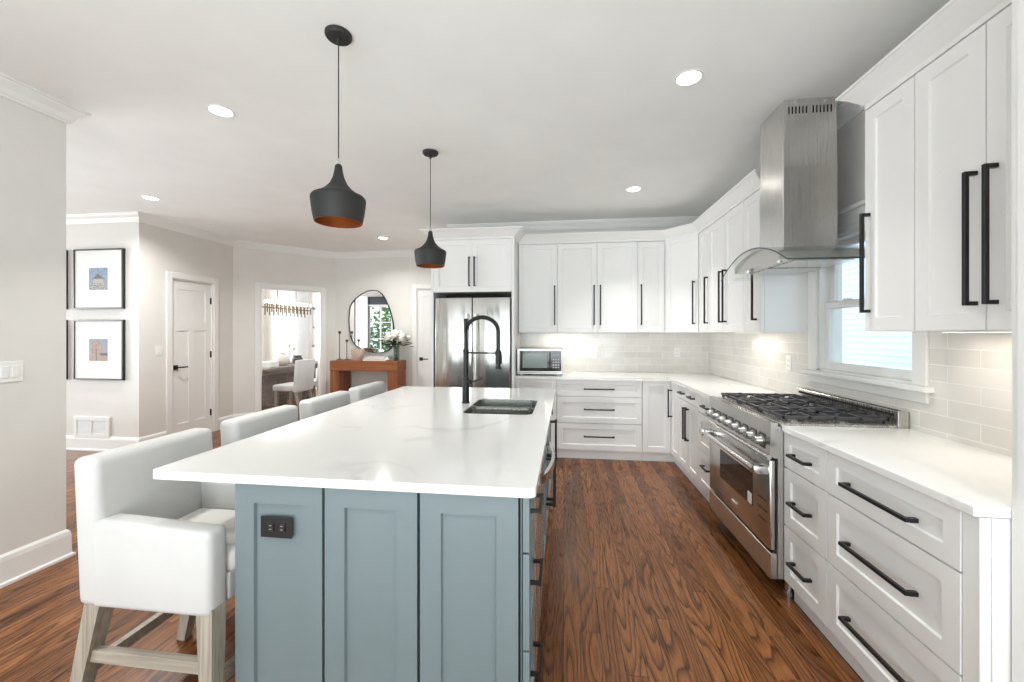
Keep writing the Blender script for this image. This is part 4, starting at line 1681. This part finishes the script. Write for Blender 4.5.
lab = {0: 'round recessed ceiling light above the near left of the island', 1: 'round recessed ceiling light in the hall by the closet door wall',
       2: 'round recessed ceiling light in front of the mirror wall', 3: 'large round recessed ceiling light left of the range hood, nearest the camera',
       4: 'round recessed ceiling light in front of the back wall cabinets'}
cans = [(-2.148, 2.325), (-4.25, 3.727), (-2.64, 5.72), (0.682, 2.347), (0.677, 4.088)]
for i, (x, y) in enumerate(cans):
    r = thing('recessed_light', lab[i], 'ceiling light', (x, y, CEIL), 0, 'recessed ceiling lights')
    q = MB()
    q.lathe([(0.078, 0), (0.078, -0.004), (0.070, -0.006), (0.062, -0.003), (0.062, 0)], (0, 0, 0), 32, cap=False)
    q.build('trim_ring', M_TRIM, r, smooth=True)
    q = MB()
    q.lathe([(0.0615, -0.001), (0.0615, -0.003), (0.001, -0.0035)], (0, 0, 0), 32)
    q.build('lens', M_LAMP, r, smooth=True)
for i, (x, y) in enumerate(cans + [(-0.8, -0.6), (1.0, 0.2), (-2.2, 0.2), (-5.5, 2.0)]):  # the four extra positions are added lamps out of view, without fixtures
    area_light('can_or_fill_light', (x, y, CEIL - 0.012), (0, 0, 0), 0.12, 0.12, 22 if i == 1 else 15 if i == 2 else (4 if i == 3 else 7), (1.0, 0.985, 0.95), 'DISK', 2.6 if i in (1, 2) else 1.6)

# under-cabinet lights: small bars on the undersides
for nm, x, y, ang, sz, pw, lb in (
        ('under_cabinet_light', 0.0, 5.02, 0, 0.45, 1.3, 'slim light bar glowing under the middle upper cabinets'),
        ('under_cabinet_light', 1.58, 3.75, PI / 2, 0.5, 1.0, 'slim light bar glowing under the far window-wall cabinets'),
        ('under_cabinet_light', 1.60, 1.70, PI / 2, 0.5, 0.9, 'slim light bar glowing under the near right cabinets')):
    r = thing(nm, lb, 'light', (x, y, UB), ang, 'under-cabinet light bars')
    q = MB()
    q.box(-sz / 2, sz / 2, -0.018, 0.018, -0.005, 0.0, 0.001, 1)
    q.build('housing', M_PLATE, r)
    q = MB()
    q.box(-sz / 2 + 0.01, sz / 2 - 0.01, -0.012, 0.012, -0.0062, -0.0051)
    q.build('diffuser', M_LED, r)
    area_light('cabinet_light', (x, y, UB - 0.009), (0, 0, ang), sz, 0.03, pw, (1.0, 0.9, 0.76))

# ------------------------------------------------------------------ pictures and vent on the far left wall


def picture_mat(name, kind):
    m = new_mat(name, (0.5, 0.5, 0.5), 0.5)
    k = NT(m)
    tc = k.n('ShaderNodeTexCoord')
    sp = k.n('ShaderNodeSeparateXYZ')
    k.link(tc.outputs['Generated'], sp.inputs[0])
    X, Z = sp.outputs['X'], sp.outputs['Z']
    n = k.noise(tc.outputs['Generated'], 9, 4)
    ax = k.math('ABSOLUTE', k.math('SUBTRACT', X, 0.5))
    if kind == 0:
        sky = k.ramp(n, [(0.35, (0.16, 0.30, 0.52)), (0.65, (0.42, 0.52, 0.66))])
        # gabled pavilion on a dark ground strip
        roof = k.math('MULTIPLY', k.math('LESS_THAN', k.math('ADD', k.math('MULTIPLY', ax, 0.75), Z), 0.74), k.math('GREATER_THAN', Z, 0.48))
        roof = k.math('MULTIPLY', roof, k.math('LESS_THAN', ax, 0.36))
        wallm = k.math('MULTIPLY', k.math('LESS_THAN', Z, 0.5), k.math('LESS_THAN', ax, 0.28))
        ground = k.ramp(k.noise(tc.outputs['Generated'], 22, 2), [(0.42, (0.05, 0.06, 0.05)), (0.58, (0.75, 0.74, 0.70))])
        c = k.mix(roof, sky, (0.10, 0.085, 0.09))
        c = k.mix(wallm, c, (0.62, 0.54, 0.46))
        c = k.mix(k.math('LESS_THAN', Z, 0.30), c, ground)
    else:
        sky = k.ramp(Z, [(0.1, (0.55, 0.30, 0.20)), (0.45, (0.40, 0.38, 0.46)), (1.0, (0.26, 0.32, 0.46))])
        d = k.math('ADD', k.math('POWER', k.math('SUBTRACT', X, 0.40), 2.0), k.math('POWER', k.math('MULTIPLY', k.math('SUBTRACT', Z, 0.58), 0.85), 2.0))
        tree = k.math('LESS_THAN', k.math('ADD', d, k.math('MULTIPLY', n, 0.10)), 0.14)
        trunk = k.math('MULTIPLY', k.math('LESS_THAN', k.math('ABSOLUTE', k.math('SUBTRACT', X, 0.40)), 0.02), k.math('LESS_THAN', Z, 0.55))
        c = k.mix(tree, sky, k.ramp(n, [(0.35, (0.30, 0.14, 0.09)), (0.6, (0.60, 0.36, 0.26))]))
        c = k.mix(trunk, c, (0.05, 0.03, 0.02))
        c = k.mix(k.math('MULTIPLY', k.math('LESS_THAN', k.math('ABSOLUTE', k.math('SUBTRACT', Z, 0.30)), 0.06), k.math('GREATER_THAN', X, 0.6)), c, (0.05, 0.05, 0.07))
    c = k.mix(1.0, c, (0.55, 0.55, 0.55), 'MULTIPLY')
    k.link(c, k.b.inputs['Base Color'])
    return m


PM = [picture_mat('photo_pavilion', 0), picture_mat('photo_tree', 1)]


def frame(x0, x1, z0, z1, pm, label):
    r = thing('framed_picture', label, 'picture', ((x0 + x1) / 2, 4.2, z0), 0, 'black framed pictures in the hall')
    y1 = 4.198
    q = MB()
    t_ = 0.016
    for a, c, e, f_ in ((x0, x0 + t_, z0, z1), (x1 - t_, x1, z0, z1), (x0 + t_, x1 - t_, z0, z0 + t_), (x0 + t_, x1 - t_, z1 - t_, z1)):
        q.box(a, c, y1 - 0.034, y1, e, f_, 0.001, 1)
    q.build('frame', M_BLACKP, r, world=True)
    q = MB()
    q.box(x0 + t_, x1 - t_, y1 - 0.024, y1 - 0.004, z0 + t_, z1 - t_)
    q.build('mat_board', M_MAT, r, world=True)
    q = MB()
    cx_, cz_ = (x0 + x1) / 2, (z0 + z1) / 2
    q.box(cx_ - 0.125, cx_ + 0.125, y1 - 0.0265, y1 - 0.0235, cz_ - 0.13, cz_ + 0.13)
    q.build('photograph', pm, r, world=True)


frame(-5.80, -5.123, 1.685, 2.395, PM[0], 'black framed photo of a pavilion under a blue sky, above the tree photo')
frame(-5.80, -5.123, 0.845, 1.555, PM[1], 'black framed photo of an orange tree at dusk, directly above the air vent')
frame(-6.62, -5.915, 1.685, 2.395, PM[1], 'black frame mostly hidden behind the left wall edge, upper one')
frame(-6.62, -5.915, 0.845, 1.555, PM[0], 'black frame mostly hidden behind the left wall edge, lower one')

r = thing('air_vent', 'white air return grille low on the hall wall below the framed pictures', 'vent', (-5.58, 4.2, 0.14))
vx0, vx1, vz0, vz1 = -5.82, -5.33, 0.155, 0.405
q = MB()
for a, c, e, f_ in ((vx0, vx0 + 0.045, vz0, vz1), (vx1 - 0.045, vx1, vz0, vz1), (vx0 + 0.045, vx1 - 0.045, vz0, vz0 + 0.045), (vx0 + 0.045, vx1 - 0.045, vz1 - 0.045, vz1), ((vx0 + vx1) / 2 - 0.01, (vx0 + vx1) / 2 + 0.01, vz0 + 0.045, vz1 - 0.045)):
    q.box(a, c, 4.182, 4.199, e, f_, 0.002, 1)
q.build('frame', M_PLATE, r, world=True)
q = MB()
q.box(vx0 + 0.04, vx1 - 0.04, 4.194, 4.1985, vz0 + 0.04, vz1 - 0.04)
q.build('backing', M_GREYV, r, world=True)
q = MB()
for i in range(12):
    z = vz0 + 0.052 + i * 0.0135
    q.bar((vx0 + 0.045, 4.188, z), (vx1 - 0.045, 4.188, z), 0.009, 0.002, xdir=(0, 0.6, 0.8))
q.build('louvres', M_PLATE, r, world=True)

# ------------------------------------------------------------------ console, mirror and things on it
KX0, KX1, KY0, KY1, KZ = -3.82, -2.66, 6.28, 6.66, 0.945
r = thing('console_table', 'rustic reddish-brown chunky beam console table under the mirror', 'console table', ((KX0 + KX1) / 2, 6.47, 0))
q = MB()
q.box(KX0, KX1, KY0, KY1, KZ - 0.165, KZ, 0.006, 2)
q.build('top_beam', M_BEAM, r, world=True)
for x0 in (KX0 + 0.005, KX1 - 0.165):
    q = MB()
    q.box(x0, x0 + 0.16, KY0 + 0.005, KY1 - 0.005, 0, KZ - 0.166, 0.005, 2)
    q.build('leg', M_BEAMV, r, world=True)

# mirror outline in pixels of the photograph turned into wall coordinates
MO = [(485, 200), (488, 178), (497, 160), (515, 139), (540, 119), (570, 103), (600, 97), (625, 101), (645, 116), (662, 142), (676, 172), (689, 208), (698, 250), (704, 290), (705, 325), (700, 360), (688, 383), (668, 397), (640, 405), (612, 405), (580, 398), (550, 389), (520, 372), (500, 350), (488, 318), (483, 270), (482, 235)]


def on_wall_y(u, v, Y):
    t = (u - 512) / 408
    s, c = math.sin(YAW), math.cos(YAW)
    D = Y / (c + t * s)
    return ((t * c - s) * D, CAM_H + (333.3 - v) * D / 408)


pts = [on_wall_y(250 + a * 0.20531, 270 + b_ * 0.20531, 6.69) for a, b_ in MO]
mcx = sum(p[0] for p in pts) / len(pts)
mcz = sum(p[1] for p in pts) / len(pts)
r = thing('wall_mirror', 'pebble-shaped mirror with thin black rim above the console', 'mirror', (mcx, 6.70, min(p[1] for p in pts)))
q = MB()
rings = []
for y, k in ((6.672, 1.0), (6.670, 1.0)):
    pass
outer = [(mcx + (x - mcx) * 1.0, z) for x, z in pts]
inner = [(mcx + (x - mcx) * 0.97, mcz + (z - mcz) * 0.975) for x, z in pts]
n = len(pts)
vo0 = [q.bm.verts.new((x, 6.670, z)) for x, z in outer]
vo1 = [q.bm.verts.new((x, 6.702, z)) for x, z in outer]
vi0 = [q.bm.verts.new((x, 6.670, z)) for x, z in inner]
vi1 = [q.bm.verts.new((x, 6.682, z)) for x, z in inner]
for i in range(n):
    j = (i + 1) % n
    q.bm.faces.new((vo0[i], vo0[j], vi0[j], vi0[i]))
    q.bm.faces.new((vo0[i], vo1[i], vo1[j], vo0[j]))
    q.bm.faces.new((vi0[i], vi0[j], vi1[j], vi1[i]))
q.bm.faces.new(vo1)
q.build('rim', M_BLACK, r, world=True)
q = MB()
q.bm.faces.new([q.bm.verts.new((x, 6.680, z)) for x, z in inner])
ext = bmesh.ops.extrude_face_region(q.bm, geom=list(q.bm.faces))
for v in [g for g in ext['geom'] if isinstance(g, bmesh.types.BMVert)]:
    v.co.y = 6.684
q.build('mirror_glass', M_MIRROR, r, world=True)


def lathe_obj(name, mat, prof, c, label, cat, seg=24, group=None):
    q = MB()
    q.lathe(prof, c, seg)
    return q.build(name, mat, None, smooth=True, label=label, cat=cat, group=group)


lathe_obj('candlestick', M_BRONZE, [(0.055, 0), (0.055, 0.008), (0.012, 0.022), (0.008, 0.05), (0.007, 0.44), (0.022, 0.455), (0.026, 0.475), (0.014, 0.49), (0.001, 0.49)], (-3.76, 6.48, KZ), 'taller thin bronze candlestick at the left end of the console', 'candlestick', 16)
lathe_obj('candlestick', M_BRONZE, [(0.055, 0), (0.055, 0.008), (0.012, 0.022), (0.008, 0.05), (0.007, 0.30), (0.022, 0.315), (0.026, 0.335), (0.014, 0.345), (0.001, 0.345)], (-3.63, 6.48, KZ), 'shorter thin bronze candlestick beside the beige pot', 'candlestick', 16)
q = MB()
q.lathe([(0.070, 0), (0.085, 0.03), (0.108, 0.12), (0.110, 0.185), (0.102, 0.19), (0.098, 0.17), (0.070, 0.03), (0.001, 0.02)], (-3.43, 6.47, KZ), 28)
q.build('stoneware_pot', M_STONEP, None, smooth=True, label='round beige stoneware pot on the console', cat='pot')
for i, (dx_, z0, z1, wd) in enumerate(((0, 0, 0.032, 0.44), (0.012, 0.0325, 0.058, 0.38))):
    r = thing('book', ('larger white book at the bottom of the stack on the console', 'smaller white book on top of the stack on the console')[i], 'book', (-3.06 + dx_, 6.47, KZ + z0), 0, 'books on the console')
    q = MB()
    q.box(-wd / 2, wd / 2, -0.12, 0.12, 0, 0.003)
    q.box(-wd / 2, wd / 2, -0.12, 0.12, z1 - z0 - 0.003, z1 - z0)
    q.box(-wd / 2, -wd / 2 + 0.003, -0.12, 0.12, 0.003, z1 - z0 - 0.003)
    q.build('cover', M_PLATE, r)
    q = MB()
    q.box(-wd / 2 + 0.003, wd / 2 - 0.006, -0.115, 0.115, 0.0031, z1 - z0 - 0.0031)
    q.build('pages', M_PAPER, r)
lathe_obj('small_bud_vase', M_CHROME, [(0.025, 0), (0.035, 0.02), (0.030, 0.05), (0.012, 0.07), (0.016, 0.09), (0.001, 0.09)], (-2.835, 6.315, KZ), 'tiny silver vase between the books and the flowers', 'vase', 16)
vx, vy = -2.745, 6.46
r = thing('flower_arrangement', 'bunch of white flowers with dark leaves in a clear glass vase on the console', 'flowers', (vx, vy, KZ))
q = MB()
q.lathe([(0.045, 0), (0.048, 0.01), (0.048, 0.24), (0.045, 0.24), (0.045, 0.014), (0.001, 0.012)], (0, 0, 0), 24)
q.build('glass_vase', glass('vase_glass', (0.75, 0.82, 0.78)), r, smooth=True)
random.seed(5)
st_pts = []
q = MB()
for i in range(15):
    a = 2 * PI * i / 15 * 2.0
    rr_ = (0.05, 0.13, 0.185)[i % 3]
    top = (rr_ * math.cos(a), rr_ * math.sin(a) * 0.7, (0.44, 0.40, 0.35)[i % 3] + random.uniform(-0.02, 0.02))
    st_pts.append(top)
    q.tube([(0.02 * math.cos(a + 2), 0.02 * math.sin(a + 2), 0.02), (0.02 * math.cos(a), 0.02 * math.sin(a), 0.22), top], 0.003, 6)
q.build('stems', M_LEAF, r)
for (x, y, z) in st_pts:
    q = MB()
    R0 = random.uniform(0.068, 0.085)
    for lay, (npet, tilt, sc_) in enumerate(((7, -0.15, 1.0), (7, 0.35, 0.95), (6, 0.85, 0.8), (4, 1.25, 0.65))):
        for k in range(npet):
            a = 2 * PI * k / npet + lay * 0.5
            d = Vector((math.cos(a) * math.cos(tilt), math.sin(a) * math.cos(tilt), math.sin(tilt)))
            sd = Vector((-math.sin(a), math.cos(a), 0)) * R0 * 0.62 * sc_
            nrm = d.cross(sd).normalized() * R0 * 0.12
            p = Vector((x, y, z))
            b0 = p + d * R0 * 0.1
            mid_ = p + d * R0 * sc_ * 0.7 - nrm
            tip = p + d * R0 * sc_ * 1.1
            vs = [q.bm.verts.new(t) for t in (b0, mid_ - sd, tip, mid_ + sd)]
            q.bm.faces.new(vs)
    bmesh.ops.solidify(q.bm, geom=list(q.bm.faces), thickness=0.004)
    bmesh.ops.create_icosphere(q.bm, subdivisions=2, radius=R0 * 0.62, matrix=Matrix.Translation(Vector((x, y, z + R0 * 0.2))))
    q.build('blossom', M_PETAL, r)
q = MB()
for i in range(60):
    a = random.uniform(0, 2 * PI)
    rr_ = random.uniform(0.05, 0.23)
    p = Vector((rr_ * math.cos(a), rr_ * math.sin(a) * 0.6, random.uniform(0.22, 0.36)))
    d = Vector((math.cos(a), math.sin(a), random.uniform(-0.4, 0.5))).normalized() * 0.085
    s_ = Vector((-math.sin(a), math.cos(a), 0.3)) * 0.026
    q.bm.faces.new([q.bm.verts.new(t) for t in (p - d * 0.3, p + d * 0.4 - s_, p + d, p + d * 0.4 + s_)])
bmesh.ops.solidify(q.bm, geom=list(q.bm.faces), thickness=0.0015)
q.build('leaves', M_LEAF, r)

# ------------------------------------------------------------------ dining room
r = thing('dining_table', 'long grey-brown wooden dining table with slab pedestals in the next room', 'dining table', (-5.65, 7.5, 0))
q = MB()
q.box(-6.15, -5.15, 6.42, 8.62, 0.715, 0.765, 0.004, 1)
q.box(-6.10, -5.20, 6.47, 8.57, 0.655, 0.714)
q.build('tabletop', M_TABLEW, r, world=True)
for y in (7.12, 8.05):
    q = MB()
    q.box(-5.95, -5.35, y, y + 0.22, 0, 0.654, 0.004, 1)
    q.build('pedestal', M_TABLEW, r, world=True)


def make_chair():
    r = thing('dining_chair', '', 'chair', (0, 0, 0), 0, 'white upholstered dining chairs')
    q = MB()
    vs = q.box(0.18, 0.27, -0.24, 0.24, 0.36, 0.93, 0.025, 3)
    for v in vs:
        v.co.x += max(0, v.co.z - 0.45) * 0.10
    q.build('backrest', M_FABRIC, r, smooth=True, angle=60)
    q = MB()
    q.box(-0.20, 0.20, -0.24, 0.24, 0.38, 0.49, 0.025, 3)
    q.build('seat', M_FABRIC, r, smooth=True, angle=60)
    for x, y, fx_ in ((-0.15, -0.19, -0.16), (-0.15, 0.19, -0.16), (0.21, -0.19, 0.30), (0.21, 0.19, 0.30)):
        q = MB()
        q.bar((fx_, y * 1.05, 0), (x, y, 0.39), 0.028, 0.028, 0.045, 0.045)
        q.build('leg', M_STOOLWOOD, r)
    return r


dc = make_chair()
dl = ['white dining chair whose back shows fully through the opening', 'white dining chair at the far end of the table side, half behind the casing',
      'white dining chair cut off by the left casing of the opening', 'white dining chair on the far side of the dining table']
for i, (x, y, a, z) in enumerate(((-4.86, 6.79, 0, 1.0), (-4.86, 7.46, 0, 1.0), (-5.34, 6.06, 0, 0.9), (-6.45, 7.3, PI, 1.0))):
    o = dc if i == 0 else copy_tree(dc)
    o.location = (x, y, 0)
    o.rotation_euler = (0, 0, a)
    o.scale = (1, 1, z)
    o['label'] = dl[i]
q = MB()
q.lathe([(0.075, 0), (0.125, 0.04), (0.145, 0.10), (0.125, 0.17), (0.075, 0.215), (0.062, 0.23), (0.066, 0.25), (0.058, 0.25), (0.055, 0.22), (0.001, 0.05)], (-5.50, 7.40, 0.765), 28)
q.build('ceramic_vase', M_CERAM, None, smooth=True, label='round cream ceramic vase on the dining table', cat='vase')
q = MB()
q.lathe([(0.07, 0), (0.10, 0.03), (0.105, 0.10), (0.08, 0.14), (0.085, 0.165), (0.07, 0.16), (0.065, 0.13), (0.001, 0.03)], (-5.55, 7.93, 0.765), 24)
q.build('dark_pot', M_CERAMD, None, smooth=True, label='small dark pot on the dining table behind the chair', cat='pot')
lathe_obj('candlestick', M_BRONZE, [(0.05, 0), (0.05, 0.01), (0.008, 0.02), (0.007, 0.36), (0.02, 0.37), (0.02, 0.39), (0.001, 0.39)], (-5.62, 7.78, 0.765), 'tall thin candlestick on the dining table, left of the dark pot', 'candlestick', 14)
lathe_obj('candlestick', M_BRONZE, [(0.05, 0), (0.05, 0.01), (0.008, 0.02), (0.007, 0.28), (0.02, 0.29), (0.02, 0.31), (0.001, 0.31)], (-5.72, 8.06, 0.765), 'lower thin candlestick on the dining table, behind the dark pot', 'candlestick', 14)
r = thing('table_box', 'white lidded box at the near end of the dining table', 'box', (-5.42, 6.95, 0.765))
q = MB()
q.box(-5.53, -5.32, 6.83, 7.07, 0.765, 0.845, 0.004, 1)
q.build('base', M_PLATE, r, world=True)
q = MB()
q.box(-5.535, -5.315, 6.825, 7.075, 0.846, 0.872, 0.004, 1)
q.build('lid', M_PLATE, r, world=True)

r = thing('chandelier', 'linear bronze chandelier with a row of glowing candle bulbs in the dining room', 'chandelier', (-5.64, 7.75, CEIL))
q = MB()
q.box(-5.652, -5.628, 7.02, 8.48, 1.885, 1.909, 0.003, 1)
q.build('bar', M_BRONZE, r, world=True)
q = MB()
for y in (7.45, 8.02):
    q.tube([(-5.64, y, 1.90), (-5.64, y, CEIL - 0.01)], 0.009, 8)
q.box(-5.70, -5.58, 7.3, 8.2, CEIL - 0.022, CEIL - 0.001, 0.003, 1)
q.build('hanger', M_BRONZE, r, world=True)
for i in range(24):
    y = 7.05 + i * (1.40 / 23)
    x = -5.64 + (0.05 if i % 2 else -0.05)
    q = MB()
    q.tube([(-5.64, y, 1.897), (x, y, 1.897)], 0.006, 6)
    q.lathe([(0.004, 1.74 + (0.06 if i % 2 else 0)), (0.013, 1.76 + (0.06 if i % 2 else 0)), (0.013, 1.95), (0.016, 1.96), (0.016, 1.975), (0.001, 1.975)], (x, y, 0), 10)
    q.build('candle_arm', M_BRONZE, r, world=True, smooth=True)
    q = MB()
    q.lathe([(0.005, 1.976), (0.010, 1.995), (0.009, 2.02), (0.001, 2.05)], (x, y, 0), 10)
    q.build('bulb', M_BULB, r, world=True, smooth=True)

# sheer curtains beside the dining window
for i, (x0, x1, lb_) in enumerate(((-6.75, -6.34, 'white sheer curtain left of the dining room window'), (-5.86, -5.50, 'white sheer curtain right of the dining room window'))):
    q = MB()
    n_ = 40
    rings = []
    for z in (0.02, 2.5):
        rings.append([(x0 + (x1 - x0) * k / n_, 9.50 + 0.025 * math.sin(k * 1.25), z) for k in range(n_ + 1)])
    q.ring_loft(rings, False, False)
    bmesh.ops.solidify(q.bm, geom=list(q.bm.faces), thickness=0.004)
    q.build('curtain', M_CURTAIN, None, smooth=True, label=lb_, cat='curtain')

area_light('chandelier_glow', (-5.64, 7.75, 2.12), (0, 0, 0), 0.2, 1.3, 12, (1, 0.93, 0.84))
